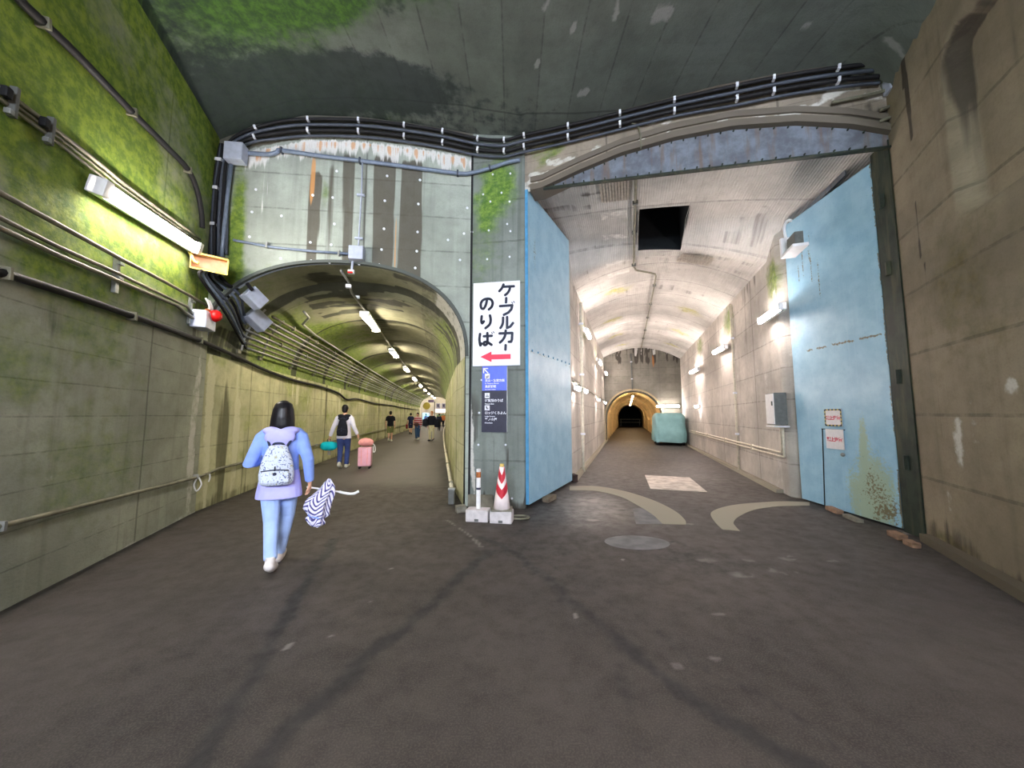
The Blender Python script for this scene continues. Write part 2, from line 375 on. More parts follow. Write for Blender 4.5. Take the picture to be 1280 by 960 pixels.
dk = np.maximum(dk, .7 * (1 - sstep(np.abs(segdist(X, Y, [(5.0, 4.4), (4.3, 3.1), (3.6, 1.8)])), .02, .3)))
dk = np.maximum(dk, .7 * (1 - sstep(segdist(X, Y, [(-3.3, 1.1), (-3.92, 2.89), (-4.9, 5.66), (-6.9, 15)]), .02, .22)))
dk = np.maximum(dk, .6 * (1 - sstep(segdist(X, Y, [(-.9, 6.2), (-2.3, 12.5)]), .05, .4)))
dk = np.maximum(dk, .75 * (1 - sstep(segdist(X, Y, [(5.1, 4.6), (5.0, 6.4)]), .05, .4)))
pl = np.maximum(pl, .62 * blob(X + wob, Y + wob, 1.35, 6.5, .55, .75, .9))
for px, py, r in [(810, 678, .3), (905, 705, .1), (935, 700, .09), (960, 712, .12), (985, 697, .13), (1010, 720, .06), (1040, 700, .08), (930, 720, .14), (985, 715, .1), (860, 655, .1), (740, 650, .12), (885, 700, .12), (900, 770, .07), (895, 820, .05), (850, 830, .05), (1125, 665, .2)]:
    q = on_z(px, py); pl = np.maximum(pl, .62 * blob(X + wob * .4, Y + wob * .4, q.x, q.y, r * 1.5, r, .7))
for px, py in [(442, 730), (463, 752), (415, 795), (490, 710), (361, 808), (720, 770), (780, 700)]:
    q = on_z(px, py); pl = np.maximum(pl, .9 * blob(X, Y, q.x, q.y, .045, .045, .6))
d = segdist(X + wob * .3, Y + wob * .3, gp((560, 650), (575, 660), (590, 672), (600, 684))); pl = np.maximum(pl, .75 * (1 - sstep(d, .01, .06)))
pl = np.maximum(pl, .3 * blob(X + wob, Y + wob, -2.6, 8.5, 1.2, 2.2, .9))
pl *= .35 + .65 * sstep(fbm(X * 9, Y * 9), .40, .52)
tun = (X > -4.9 - .2 * (Y - 5.7) + .00065 * (Y - 5.7) ** 2) & (X < -.8 - .21 * (Y - 5.7) + .0008 * (Y - 5.7) ** 2)
gal = (X * C_ - Y * S_ > -1.3) & (X * C_ - Y * S_ < 2.9)
pl = np.maximum(pl, .34 * gal * sstep(X * S_ + Y * C_ + wob * 3, 7.0, 10.5))  # gallery floor coloured paler for the lamplight on it
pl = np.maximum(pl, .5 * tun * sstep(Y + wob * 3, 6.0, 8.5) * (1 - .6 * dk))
wet = np.maximum(wet, .8 * blob(X + wob, Y + wob, 1.2, 6.0, 1.3, 1.5, .8)); wet = np.maximum(wet, .35 * sstep(Y, 6, 9))
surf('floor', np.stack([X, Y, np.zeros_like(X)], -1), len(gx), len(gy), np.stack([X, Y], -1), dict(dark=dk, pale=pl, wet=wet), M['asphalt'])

def strip_patch(name, outline, mat, z=.006):
    bm = bmesh.new(); prism(bm, outline, -.02, z); o = obj(name, bm, mat); o['kind'] = 'structure'; return o
M['patch'] = concrete('pale_concrete_strip', (206, 196, 174), board=20, jw=20, streak=.2, boardamt=0)
M['patch2'] = plain('light_patch', (176, 166, 156), .75, 0, .3, 5)
M['patch3'] = plain('grey_patch', (104, 102, 103), .75, 0, .2, 6)
def arc_strip(name, outer, inner, mat):
    po = smooth_path([on_z(*p) for p in outer], 6); pi = smooth_path([on_z(*p) for p in inner], 6)
    return strip_patch(name, [(p.x, p.y) for p in po] + [(p.x, p.y) for p in reversed(pi)], mat)
arc_strip('floor_strip', [(712, 608), (745, 608), (780, 614), (815, 625), (842, 638), (856, 650), (857, 656)], [(712, 613), (745, 614), (775, 621), (797, 632), (815, 643), (825, 652), (828, 655)], M['patch'])
arc_strip('floor_strip_2', [(1012, 628), (975, 627), (930, 630), (905, 634), (889, 641), (893, 652), (903, 662)], [(1012, 632), (975, 633), (945, 637), (925, 645), (917, 653), (921, 660), (925, 664)], M['patch'])
strip_patch('floor_patch', [tuple(on_z(*p)[:2]) for p in ((806, 594), (862, 597), (884, 615), (813, 611))], M['patch2'])
strip_patch('floor_patch_2', [tuple(on_z(*p)[:2]) for p in ((791, 636), (806, 635), (822, 643), (832, 655), (795, 655))], M['patch3'], .003)
strip_patch('floor_patch_3', [(on_z(796, 678).x + .38 * math.cos(a), on_z(796, 678).y + .24 * math.sin(a)) for a in np.linspace(0, 6.283, 22)[:-1]], M['patch3'], .003)

# ---- hall wall on the mossy side
def lw_poly(): return [(-3.1, -6.0), (-3.15, -1.0), (-3.3, 1.1), (-3.92, 2.89), (-4.9, 5.66), (-4.93, 5.75)]
def along(poly, step):
    P = [Vector(p) for p in poly]; out = [(0.0, P[0])]; acc = 0
    for a, b in zip(P[:-1], P[1:]):
        L = (b - a).length; n = max(1, int(round(L / step)))
        for i in range(1, n + 1): out.append((acc + L * i / n, a.lerp(b, i / n)))
        acc += L
    return out
def wall_grid(poly, zs, step):
    st = along(poly, step); s = np.array([a for a, _ in st]); xy = np.array([tuple(p) for _, p in st])
    U = np.repeat(s[:, None], len(zs), 1); Z = np.repeat(np.asarray(zs)[None], len(s), 0)
    P = np.stack([np.repeat(xy[:, :1], len(zs), 1), np.repeat(xy[:, 1:], len(zs), 1), Z], -1); return P, U, Z
zs = np.arange(0, 6.121, .06)
P, U, Z = wall_grid(lw_poly(), zs, .06); Yw = P[..., 1]
nz = fbm(Yw * 1.3, Z * 1.3); nz2 = fbm(Yw * 5, Z * .8)
moss = sstep(Z + (nz - .5) * 1.3, 2.4, 3.2) * .94 * (1 - .45 * sstep(fbm(Yw * .9 + 5, Z * .9), .5, .7))
moss = np.maximum(moss, .45 * sstep(nz, .5, .75) * sstep(Z, .6, 1.4) * (1 - sstep(Yw, 4.4, 5.2)))
moss = np.maximum(moss, .4 * blob(Yw + (nz - .5), Z, 3.6, 1.0, .9, .7, .9)); moss = np.maximum(moss, .5 * blob(Yw + (nz - .5), Z, 2.8, 1.9, .7, .5, .9))
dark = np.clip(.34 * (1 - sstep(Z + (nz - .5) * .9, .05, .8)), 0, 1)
dark = np.maximum(dark, .55 * blob(Yw, Z, 5.35, 3.0, .25, 1.0, .8))
dark = np.maximum(dark, .5 * (np.abs(Yw - 4.25 - (nz - .5) * .3) < .05) * sstep(1.2 - Z, 0, .3)); dark = np.maximum(dark, .45 * blob(Yw + (nz2 - .5) * .6, Z, 3.0, 2.3, .15, .4, .8))
pale = .55 * blob(Yw + (nz2 - .5) * .25, Z, 5.55, 1.2, .13, 2.4, .6) + .4 * blob(Yw + (nz - .5), Z, 3.2, .95, .6, .15, .8)
pale = np.maximum(pale, .5 * (1 - sstep(Z + (nz - .5) * .12, 0, .07)))
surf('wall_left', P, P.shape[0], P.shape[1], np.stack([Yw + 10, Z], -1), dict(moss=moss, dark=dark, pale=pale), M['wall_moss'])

# ---- arched tunnel: side walls and vault, curving away gently
def lt(Y): return Y - 5.7
def xl(Y): t = lt(Y); return -4.93 - .2 * t + .00065 * t * t
def xr(Y): t = lt(Y); return -.80 - .213 * t + .00082 * t * t
SPR = 2.5
def arch(th, cx, hw, rise, z0, e=2.3):
    c, s = np.cos(th), np.sin(th)
    return cx + hw * np.sign(c) * np.abs(c) ** (2 / e), z0 + rise * np.abs(s) ** (2 / e)
YE = 48.0
def skew(y): return .37 * (1 - (y - 5.74) / 1.6) if y < 7.34 else 0.0     # the front wall stands at a slant to the tunnel
Yt = np.concatenate([np.arange(5.74, 14, .12), np.arange(14, YE + .3, .5)])
def ring_in(Y): return 0.0 if Y < 6.75 else .05
for side in ('left', 'right'):
    zz = np.arange(0, SPR + .001, .1); P = np.zeros((len(Yt), len(zz), 3)); 
    for i, y in enumerate(Yt):
        P[i, :, 0] = xl(y) if side == 'left' else xr(y); P[i, :, 1] = y + (0 if side == 'left' else skew(y)); P[i, :, 2] = zz
    Yw = P[..., 1]; Z = P[..., 2]; nz = fbm(Yw * 2, Z * .4); n2 = fbm(Yw, Z * 2)
    per = np.abs(((Yw - 5.9) / 2.4) % 1 - .5) * 2.4
    dark = .6 * (1 - sstep(per + (nz - .5) * .5, .04, .16)) + .45 * sstep(nz, .58, .75); pale = .7 * sstep(nz, .62, .74) * (fbm(Yw * 9, Z * .5) > .52)
    if side == 'left': pale = np.maximum(pale, .75 * blob(Yw + (nz - .5) * .15, Z, 5.95, 1.2, .12, 2.2, .4)); pale = np.maximum(pale, .7 * blob(Yw + (nz - .5) * .15, Z, 6.75, 1.2, .1, 2.2, .4)); dark = np.maximum(dark, .7 * blob(Yw, Z, 6.35, 1, .2, 1.6, .5))
    else: pale = np.maximum(pale, .6 * (1 - sstep(Yw, 5.9, 6.6)))
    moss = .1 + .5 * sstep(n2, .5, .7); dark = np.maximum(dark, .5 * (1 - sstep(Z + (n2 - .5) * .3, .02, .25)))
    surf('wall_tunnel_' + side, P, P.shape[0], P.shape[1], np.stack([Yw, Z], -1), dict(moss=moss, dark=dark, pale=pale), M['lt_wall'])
th = np.linspace(math.pi, 0, 61); P = np.zeros((len(Yt), len(th), 3))
for i, y in enumerate(Yt):
    g_ = .045 if (y > 6.75 and abs(((y - 6.8) / 2.4) % 1) * 2.4 < .17) else 0
    x_, z_ = arch(th, (xl(y) + xr(y)) / 2, (xr(y) - xl(y)) / 2, (1.55 if y < 6.75 else 1.44) + g_, SPR); P[i, :, 0] = x_; P[i, :, 1] = y + skew(y) * (x_ - xl(y)) / (xr(y) - xl(y)); P[i, :, 2] = z_
Yw = P[..., 1]; A_ = np.repeat((th * 2.4)[None], len(Yt), 0); nz = fbm(Yw * 1.2, A_ * 1.2); n2 = fbm(A_ * 1.0, Yw * 6)
per = ((Yw - 6.8) / 2.4) % 1 * 2.4
dark = .9 * (1 - sstep(np.minimum(per, 2.4 - per) + (nz - .5) * .2, .05, .22)) * (Yw > 6.7); dark = np.maximum(dark, .75 * (Yw < 8.4) * (Yw > 6.75) * sstep(n2, .42, .55) * (A_ < 5)); 
dark = np.maximum(dark, .6 * (Yw <= 6.75) * sstep(nz, .4, .55)); dark = np.maximum(dark, .5 * blob(Yw + (nz - .5) * 2, A_, 10.5, 3.6, 3, .8, .8))
moss = np.maximum(.75 * sstep(A_ + (nz - .5) * 2.5, 4.0, 5.6), .65 * sstep(2.3 - A_ + (nz - .5) * 2, 0, 1.2)); moss[Yw < 7] *= .5; moss = np.maximum(moss, .8 * blob(Yw, A_, 8.2, 6.2, 1.5, 1, .8))
surf('ceiling_vault', P, P.shape[0], P.shape[1], np.stack([Yw, A_], -1), dict(moss=moss, dark=dark, pale=.6 * (Yw < 6.75) * sstep(A_, 2.2, 1.6)), M['lt_vault'])

# ---- front wall over the arch
TOP = [(272, 178), (298, 168), (320, 158), (385, 146), (450, 148), (520, 157), (597, 170), (657, 172), (715, 158), (775, 140), (850, 121), (900, 108), (985, 92), (1050, 82), (1110, 76), (1140, 74)]
TOP = [(a, b - 2) for a, b in TOP]
def plane_for(x): return LF if x < 596 else (PI_ if x < 658 else RF)
top_pts = [plane_for(x).hit(x, y) for x, y in TOP]
def top_z_at(px): 
    y = np.interp(px, [a for a, _ in TOP], [b for _, b in TOP]); return plane_for(px).hit(px, y)
Lf = (LF.b - LF.a).length
us = np.concatenate([np.linspace(-.04, -.001, 3), np.linspace(0.001, 4.0, 100), np.linspace(4.02, Lf, 14)])
tz_u = [(p - LF.a).dot(LF.d) for p in top_pts[:7]]; tz_z = [p.z for p in top_pts[:7]]
nv = 60; P = np.zeros((len(us), nv, 3))
axl, axr = -.045, 4.13; acx, ahw = (axl + axr) / 2, (axr - axl) / 2
for i, u in enumerate(us):
    d_ = min(1, abs(u - acx) / ahw); zb = SPR + 1.55 * (1 - d_ ** 2.3) ** (1 / 2.3) if d_ < 1 else 0.0
    if u > axr: zb = 0.0
    if u < .02: zb = max(zb, 2.55)
    zt = np.interp(u, tz_u, tz_z) + .25
    for j, z in enumerate(np.linspace(zb, zt, nv)): P[i, j] = LF.at(u, z)
Uu = np.repeat(us[:, None], nv, 1); Z = P[..., 2]; e1 = (fbm(Uu * 8, Z * .7) - .5) * .12; top = np.repeat(np.interp(us, tz_u, tz_z)[:, None], nv, 1)
dark = np.zeros_like(Z)
for a, b, z1, z0, amt in [(1.46, 1.66, 5.5, 3.9, 1), (2.0, 2.22, 5.9, 4.1, .75), (2.52, 2.86, 5.9, 3.9, .95), (2.96, 3.34, 5.85, 3.9, 1), (1.75, 1.9, 5.7, 4.6, .5), (2.3, 2.42, 5.8, 4.2, .55)]:
    dark = np.maximum(dark, amt * .85 * sstep(Uu + e1, a - .05, a + .05) * (1 - sstep(Uu + e1, b - .05, b + .05)) * (1 - sstep(Z, z1, z1 + .3)))
rust = 0 * Z; rust = np.maximum(rust, .6 * blob(Uu + e1, Z, 1.5, 5.5, .06, .6, .6)); rust = np.maximum(rust, .6 * blob(Uu + e1, Z, 2.9, 4.4, .03, .8, .6))
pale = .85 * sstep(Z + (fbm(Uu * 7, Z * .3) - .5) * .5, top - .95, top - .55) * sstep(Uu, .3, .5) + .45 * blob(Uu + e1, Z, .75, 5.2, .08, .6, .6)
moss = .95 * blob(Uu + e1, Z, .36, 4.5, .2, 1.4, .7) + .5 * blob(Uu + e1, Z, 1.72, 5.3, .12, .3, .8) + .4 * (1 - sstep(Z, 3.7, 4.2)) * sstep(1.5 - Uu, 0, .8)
pale = pale * (1 - sstep(Z, top - .50, top - .38)); dark = np.maximum(dark, .8 * sstep(Z, top - .48, top - .36))  # top edge darkened in colour as the shade gap behind the cables
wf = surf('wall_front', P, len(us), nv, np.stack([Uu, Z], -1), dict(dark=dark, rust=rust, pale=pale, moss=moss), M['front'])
bm = bmesh.new()                                    # plugs left by the formwork ties
for px, py in [(320, 237), (315, 265), (352, 270), (312, 296), (418, 280), (421, 214), (416, 247), (414, 306), (412, 328), (391, 244), (388, 303), (389, 326), (484, 220), (481, 251), (480, 286), (477, 312), (474, 331), (525, 225), (523, 255), (522, 290), (521, 314), (519, 335), (449, 330), (580, 292), (584, 260), (560, 300), (351, 323), (575, 325), (590, 290)]:
    p = LF.hit(px, py, .004); tube(bm, [p - LF.n * .01, p + LF.n * .006], .022, 8)
obj('plug', bm, M['clampw'], wf)
# rim of the arch, a shallow raised ring
bm = bmesh.new(); rr = []
for t in np.linspace(math.pi * .93, 0, 40):
    ca, sa = math.cos(t), math.sin(t); e = 2 / 2.3
    for k in (0,): pass
    fx = np.sign(ca) * abs(ca) ** e; fz = abs(sa) ** e
    a = LF.at(acx + (ahw + .0) * fx, SPR + 1.55 * fz, .03); b = LF.at(acx + (ahw + .05) * fx, SPR + 1.60 * fz, .03)
    rr.append([bm.verts.new(v) for v in (a - LF.n * .06, a, b, b - LF.n * .06)])
for a, b in zip(rr[:-1], rr[1:]):
    for k in range(4): bm.faces.new((a[k], a[(k + 1) % 4], b[(k + 1) % 4], b[k]))
o = obj('trim_arch', bm, M['pillar']); o['kind'] = 'structure'

# ---- pillar between the tunnels (solid)
pw = (PI_.b - PI_.a).length; ncol, nrow = 24, 100
back = Vector((.10, 1.0, 0))
foot = [PI_.at(-.04, 0), PI_.at(pw, 0)]
prof = [(foot[0] + back * .9 + Vector((-.28, 0, 0)))] + [foot[0].lerp(foot[1], k / ncol) for k in range(ncol + 1)] + [foot[1] + Vector((.02, .14, 0)), foot[1] + Vector((.0, .22, 0)), foot[1] + Vector((.3, .9, 0))]
zp_ = np.linspace(0, 6.6, nrow); P = np.zeros((len(prof), nrow, 3)); acc = [0]
for a, b in zip(prof[:-1], prof[1:]): acc.append(acc[-1] + (b - a).length)
for i, p in enumerate(prof): P[i, :, 0] = p.x; P[i, :, 1] = p.y; P[i, :, 2] = zp_
Uu = np.repeat(np.array(acc)[:, None], nrow, 1); Z = P[..., 2]; n1 = fbm(Uu * 2.5, Z * 2.5); n2 = fbm(Uu * 9, Z * .6)
moss = .9 * blob(Uu + (n1 - .5) * .5, Z + (n1 - .5), acc[12], 5.45, .42, .75, .7) + .35 * blob(Uu, Z + (n1 - .5), acc[6], 4.3, .4, .9, .8)
dark = .5 * sstep(n2, .5, .62) * (1 - sstep(Z, 1.6, 2.6)) + .6 * (1 - sstep(Z, .0, .3)); pale = .65 * blob(Uu + (n2 - .5) * .2, Z, acc[3], 1.0, .06, 1.3, .6) + .3 * sstep(n2, .6, .7) * (1 - sstep(Z, 1.2, 2.2))
surf('wall_pillar', P, len(prof), nrow, np.stack([Uu, Z], -1), dict(moss=moss, dark=dark, pale=pale), M['pillar'], smooth=False)
o = obj('trim_joint', boxm(PI_.at(-.01, 3.1, .0), (.035, .03, 6.2), basis(PI_.d, (0, 0, 1))), M['cable']); o['kind'] = 'structure'
bm = bmesh.new()
for px, py in [(616, 218), (638, 217), (604, 243), (627, 241), (613, 252), (637, 252), (634, 280), (611, 288), (638, 289), (609, 324), (637, 321), (602, 475), (599, 516), (598, 556), (632, 556), (640, 623)]:
    p = PI_.hit(px, py, .004); tube(bm, [p - PI_.n * .01, p + PI_.n * .006], .018, 8)
obj('plug', bm, M['clampw'], bpy.data.objects['wall_pillar'])

# ---- ceiling of the hall
NX, NY = 130, 70; pxs = np.linspace(268, 1145, NX); ends = [top_z_at(p) for p in pxs]
ends = np.array([tuple(e) for e in ends]); L = np.concatenate([[0], np.cumsum(np.hypot(np.diff(ends[:, 0]), np.diff(ends[:, 1])))]); fr = L / L[-1]
P = np.zeros((NX, NY, 3))
def lwx(y): q = lw_poly(); return np.interp(y, [a[1] for a in q], [a[0] for a in q])
def rw_poly(): return [(5.1, 4.62), (5.02, 4.5), (4.32, 3.18), (3.75, 2.0), (3.6, 1.0), (3.5, -6.0)]
def rwx(y): q = rw_poly()[::-1]; return np.interp(y, [a[1] for a in q], [a[0] for a in q])
for i in range(NX):
    e = ends[i]
    for j, t in enumerate(np.linspace(0, 1, NY)):
        y = (e[1] + .12) * (1 - t) + (-6) * t
        ty = t; xa, xb = lwx(min(y, 5.7)) , rwx(min(y, 4.5))
        x = (1 - sstep(t, 0, .45)) * (e[0] + (e[1] + .12 - y) * (-.12 + .2 * fr[i] * 0)) + sstep(t, 0, .45) * (xa + (xb - xa) * fr[i])
        x = np.clip(x, xa - .05, xb + .05)
        zf = 6.08; bl = sstep(t, .02, .5); z = e[2] * (1 - bl) + zf * bl
        z = z - .0 
        dr = xb - x; cv = .7
        if dr < cv: z = z - cv * .8 * (1 - math.sqrt(max(0, 1 - (1 - max(dr, 0) / cv) ** 2)))
        if i == 0: x = xa - .05
        P[i, j] = (x, y, max(z, 4.9))
Xc, Yc = P[..., 0], P[..., 1]; n1 = fbm(Xc * 1.1, Yc * 1.1); n2 = fbm(Xc * 4, Yc * 4)
moss = 1.0 * blob(Xc + (n1 - .5) * 1.6, Yc + (n1 - .5), -2.0, 3.95, 1.3, .62, .9) + .55 * blob(Xc, Yc + (n1 - .5), -3.4, 3.6, 1.3, 1.2, .9) + .5 * (1 - sstep(Xc + (n1 - .5) * 2, -3.2, -1.0)) * sstep(Yc, 2, 4)
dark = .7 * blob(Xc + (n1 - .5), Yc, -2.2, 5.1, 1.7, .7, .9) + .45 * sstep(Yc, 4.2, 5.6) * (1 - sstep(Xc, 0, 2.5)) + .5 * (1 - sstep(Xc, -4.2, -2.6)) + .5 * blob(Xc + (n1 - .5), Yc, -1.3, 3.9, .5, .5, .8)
ridge = np.abs(fbm(Xc * 1.6 + 3, Yc * 1.6, 5) - .5)
pale = .8 * (1 - sstep(ridge, .0, .035)) * blob(Xc, Yc, 1.5, 3.9, 2.4, 1.2, .8) + .35 * sstep(fbm(Xc * .9 + 2, Yc * .9), .5, .65) * blob(Xc, Yc, 1.5, 4.2, 2.4, 1.4, .8)
for px, py, r in [(674, 100, .07), (727, 135, .14), (715, 52, .07), (1010, 60, .1), (1150, 47, .17), (1120, 46, .15), (960, 78, .1), (800, 5, .15), (830, 45, .13), (940, 65, .05)]:
    q = on_z(px, py, 6.15); pale = np.maximum(pale, .8 * blob(Xc + (n2 - .5) * .12, Yc + (n2 - .5) * .12, q.x, q.y, r * 1.2, r * .8, .6))
surf('ceiling', P, NX, NY, np.stack([P[..., 1] + 10, P[..., 0] + 10], -1), dict(moss=moss, dark=dark, pale=pale), M['ceil'])

# ---- brown side wall with the shallow recess
zs = np.arange(0, 6.4, .06); P, U, Z = wall_grid(rw_poly(), zs, .06); Yw = P[..., 1].copy()
nz = fbm(Yw * 1.5, Z * 1.5); n2 = fbm(Yw * 6, Z * .8)
def rbox(a, b, lo, hi, r):
    dx = np.maximum(np.maximum(lo[0] + r - a, a - hi[0] + r), 0); dy = np.maximum(np.maximum(lo[1] + r - b, b - hi[1] + r), 0); return r - np.hypot(dx, dy)
dd = rbox(Yw, Z, (-1.0, 3.42), (3.42, 5.3), .22); push = sstep(dd, -.01, .06) * .15
P[..., 0] += push * .88; P[..., 1] -= push * .47
pale = .45 * blob(Yw + (n2 - .5) * .2, Z, 4.02, .55, .13, .6, .95) + .42 * blob(Yw + (n2 - .5) * .2, Z, 3.75, 1.0, .12, .6, .95) + .55 * blob(Yw + (n2 - .5) * .2, Z, 3.1, 1.75, .12, .16, .7) + .35 * blob(Yw + (nz - .5), Z, 3.6, 1.4, .5, .5, .8)
dark = .5 * (1 - sstep(Z + (nz - .5) * .6, .05, .4)) + .55 * (np.abs(Yw - 4.05 - (n2 - .5) * .06) < .025) * (Z > 1.2) + .5 * (1 - sstep(np.abs(dd - .05), 0, .09)) + .18 * sstep(nz, .55, .7) + .16 * sstep(Z, 3.2, 4.6)
moss = .45 * blob(Yw + (nz - .5), Z, 3.5, 2.8, .6, .9, .9) + .7 * blob(Yw + (nz - .5) * .5, Z, 3.95, .1, .4, .14, .8)
surf('wall_right', P, P.shape[0], P.shape[1], np.stack([Yw + 10, Z], -1), dict(dark=dark, pale=pale, moss=moss), M['right_wall'])
bm = bmesh.new()
prism(bm, [tuple(RW.at(u, 0, o_)[:2]) for u, o_ in ((.1, -.05), (.1, .10), (4.6, .16), (4.6, -.05))], 0, .09); o = obj('baseboard_right', bm, M['right_wall']); o['kind'] = 'structure'
bm = bmesh.new(); prism(bm, [(5.02, 4.5), (4.99, 4.44), (5.2, 4.36), (5.7, 4.3), (6.2, 5.4), (5.2, 4.7)], 0, 6.7)
o = obj('wall_jamb', bm, M['right_wall']); o['kind'] = 'structure'
# closing wall behind the standpoint
bm = bmesh.new(); box(bm, (0.2, -6.1, 3.1), (7.6, .2, 6.4)); o = obj('wall_back', bm, M['right_wall']); o['kind'] = 'structure'

# ---- lintel and spandrel over the wide opening
def arc_top(w_):                                      # arch line of the steel infill
    return np.interp(w_, [-1.3, -.7, 0, .8, 1.6, 2.4, 3.0, 3.45], [5.38, 5.55, 5.71, 5.78, 5.76, 5.62, 5.42, 5.2])
ws = np.linspace(-1.62, 3.6, 90); nv = 26; P = np.zeros((len(ws), nv, 3))
for i, w_ in enumerate(ws):
    zb = arc_top(w_) if w_ > -1.3 else 5.38 
    if w_ > 3.45: zb = 0.0
    for j, z in enumerate(np.linspace(zb, 6.75, nv)): P[i, j] = RT(U0, w_, z)
Uu = np.repeat(ws[:, None], nv, 1); Z = P[..., 2]; n1 = fbm(Uu * 2, Z * 6)
pale = .6 * sstep(n1, .5, .62) * (Z < 6.15) + .5 * blob(Uu, Z, -.2, 5.9, .5, .12, .7); dark = .7 * sstep(Z, 6.05, 6.35) + .35 * sstep(n1, .5, .3) + .4 * sstep(Uu, 1.5, 3.2)
moss = .6 * blob(Uu + (n1 - .5), Z, -1.3, 6.0, .3, .3, .8)
surf('wall_lintel', P, len(ws), nv, np.stack([Uu + 5, Z], -1), dict(pale=pale, dark=dark, moss=moss), M['lintel'])
for k, (dz, th_, off) in enumerate(((.0, .10, .05), (.16, .09, .03))):   # stepped bands following the arch
    bm = bmesh.new(); rr = []
    for w_ in np.linspace(-1.5, 3.5, 50):
        z0 = arc_top(w_) + dz; rr.append([bm.verts.new(RT(U0 - o_, w_, z)) for o_, z in ((-.3, z0), (off, z0), (off, z0 + th_), (-.05, z0 + th_))])
    for a, b in zip(rr[:-1], rr[1:]):
        for q in range(4): bm.faces.new((a[q], a[(q + 1) % 4], b[(q + 1) % 4], b[q]))
    o = obj('trim_arch_band', bm, M['lintel']); o['kind'] = 'structure'
ROOT = empty('steel_beam', RT(U0, 1, 5.2)); ROOT.matrix_world = Matrix.Translation(RT(U0, 1, 5.2)); off0 = -RT(U0, 1, 5.2)
def bot_z(w_): return 5.40 + (w_ + 1.3) / 4.72 * (5.03 - 5.40)
bm = bmesh.new(); rr = []
for w_ in np.linspace(-1.28, 3.42, 50):
    zt = max(arc_top(w_) + .02, bot_z(w_) + .012); rr.append([bm.verts.new(RT(U0 + o_, w_, z) + off0) for o_, z in ((.04, bot_z(w_)), (.04, zt), (.07, zt), (.07, bot_z(w_)))])
for a, b in zip(rr[:-1], rr[1:]):
    for q in range(4): bm.faces.new((a[q], a[(q + 1) % 4], b[(q + 1) % 4], b[q]))
obj('web_plate', bm, M['beam'], ROOT)
d_ = (RT(0, 1, bot_z(1)) - RT(0, 0, bot_z(0))); B = basis(d_, (0, 0, 1))
mid = (RT(U0 + .02, -1.28, bot_z(-1.28)) + RT(U0 + .02, 3.42, bot_z(3.42))) / 2 + off0
obj('flange', boxm(mid, (4.72, .07, .025), B, .004), M['darksteel'], ROOT)
bm = bmesh.new()
for k in range(26): 
    w_ = -1.1 + k * .17; z = bot_z(w_) + .05; p = RT(U0 + .03, w_, z) + off0; tube(bm, [p, p + RT(-.025, 0, 0)], .012, 6)
    w2 = w_; zt = arc_top(w2) - .03
    if zt > z + .06: p = RT(U0 + .03, w2, zt) + off0; tube(bm, [p, p + RT(-.025, 0, 0)], .012, 6)
obj('rivet', bm, M['darksteel'], ROOT)
tag(ROOT, 'curved grey steel beam spanning the top of the wide tunnel opening', 'beam')

# ---- the wide gallery: side walls, vault with hatch, end wall
def wl(u): return np.interp(u, [5.6, 8.1, 8.35, 22], [-1.9, -1.55, -1.25, -1.26])
def wr(u): return np.interp(u, [5.6, 7.75, 8.0, 22], [3.75, 3.2, 2.83, 2.9])
def zl(u): return np.interp(u, [5.6, 8.2, 8.9, 22], [5.66, 5.62, 4.9, 4.92])
def zr(u): return np.interp(u, [5.6, 7.8, 8.5, 22], [5.2, 5.16, 4.66, 4.66])
ug = np.concatenate([np.arange(U0 + .09, 12, .12), np.arange(12, 22.2, .3)])
for side in ('left', 'right'):
    nz_ = 50; P = np.zeros((len(ug), nz_, 3))
    for i, u in enumerate(ug):
        for j, t in enumerate(np.linspace(0, 1, nz_)): P[i, j] = RT(u, (wl if side == 'left' else wr)(u), t * ((zl if side == 'left' else zr)(u) + .02))
    Uu = np.repeat(ug[:, None], nz_, 1); Z = P[..., 2]; n1 = fbm(Uu * 1.2, Z * 1.2); n2 = fbm(Uu * 4, Z * .4)
    dark = .35 * (1 - sstep(Z + (n1 - .5) * .8, .1, .9)) + .5 * sstep(n2, .6, .7) * sstep(Z, 1, 4)
    moss = .8 * blob(Uu + (n2 - .5) * .4, Z, 8.2, 4.2, .35, .55, .7) + .7 * blob(Uu + (n2 - .5) * .5, Z, 11.6, 4.2, .6, .6, .8) + .6 * blob(Uu + (n2 - .5) * .5, Z, 16, 4.3, .8, .5, .8)
    pale = .45 * sstep(fbm(Uu * 5 + 3, Z * .4), .6, .7); rust = .5 * blob(Uu + (n2 - .5) * .2, Z, 11.2, 2.2, .07, 2.2, .6) + .45 * blob(Uu + (n2 - .5) * .2, Z, 9.0, 1, .05, 1.6, .6)
    if side == 'left': rust = .45 * blob(Uu + (n2 - .5) * .2, Z, 10.3, .9, .12, 1.2, .6); moss *= .8
    surf('wall_gallery_' + side, P, P.shape[0], P.shape[1], np.stack([Uu, Z], -1), dict(dark=dark, moss=moss, pale=pale, rust=rust), M['rt_wall'])
tw = np.linspace(0, 1, 61); P = np.zeros((len(ug), 61, 3)); WW = np.zeros((len(ug), 61))
for i, u in enumerate(ug):
    for j in range(61):
        a, b = wl(u), wr(u); ww = np.interp(j, [0, 24, 38, 60], [a, .34, 1.24, b]); t = (ww - a) / (b - a); base = zl(u) + (zr(u) - zl(u)) * t
        rise = np.interp(u, [5.6, 8.1, 9.2, 22], [.12, .16, .6, .6]); P[i, j] = RT(u, ww, base + rise * (1 - (2 * t - 1) ** 2)); WW[i, j] = ww
Uu = np.repeat(ug[:, None], 61, 1); n1 = fbm(Uu * .9, WW * 3); n2 = fbm(Uu * 5, WW * .7)
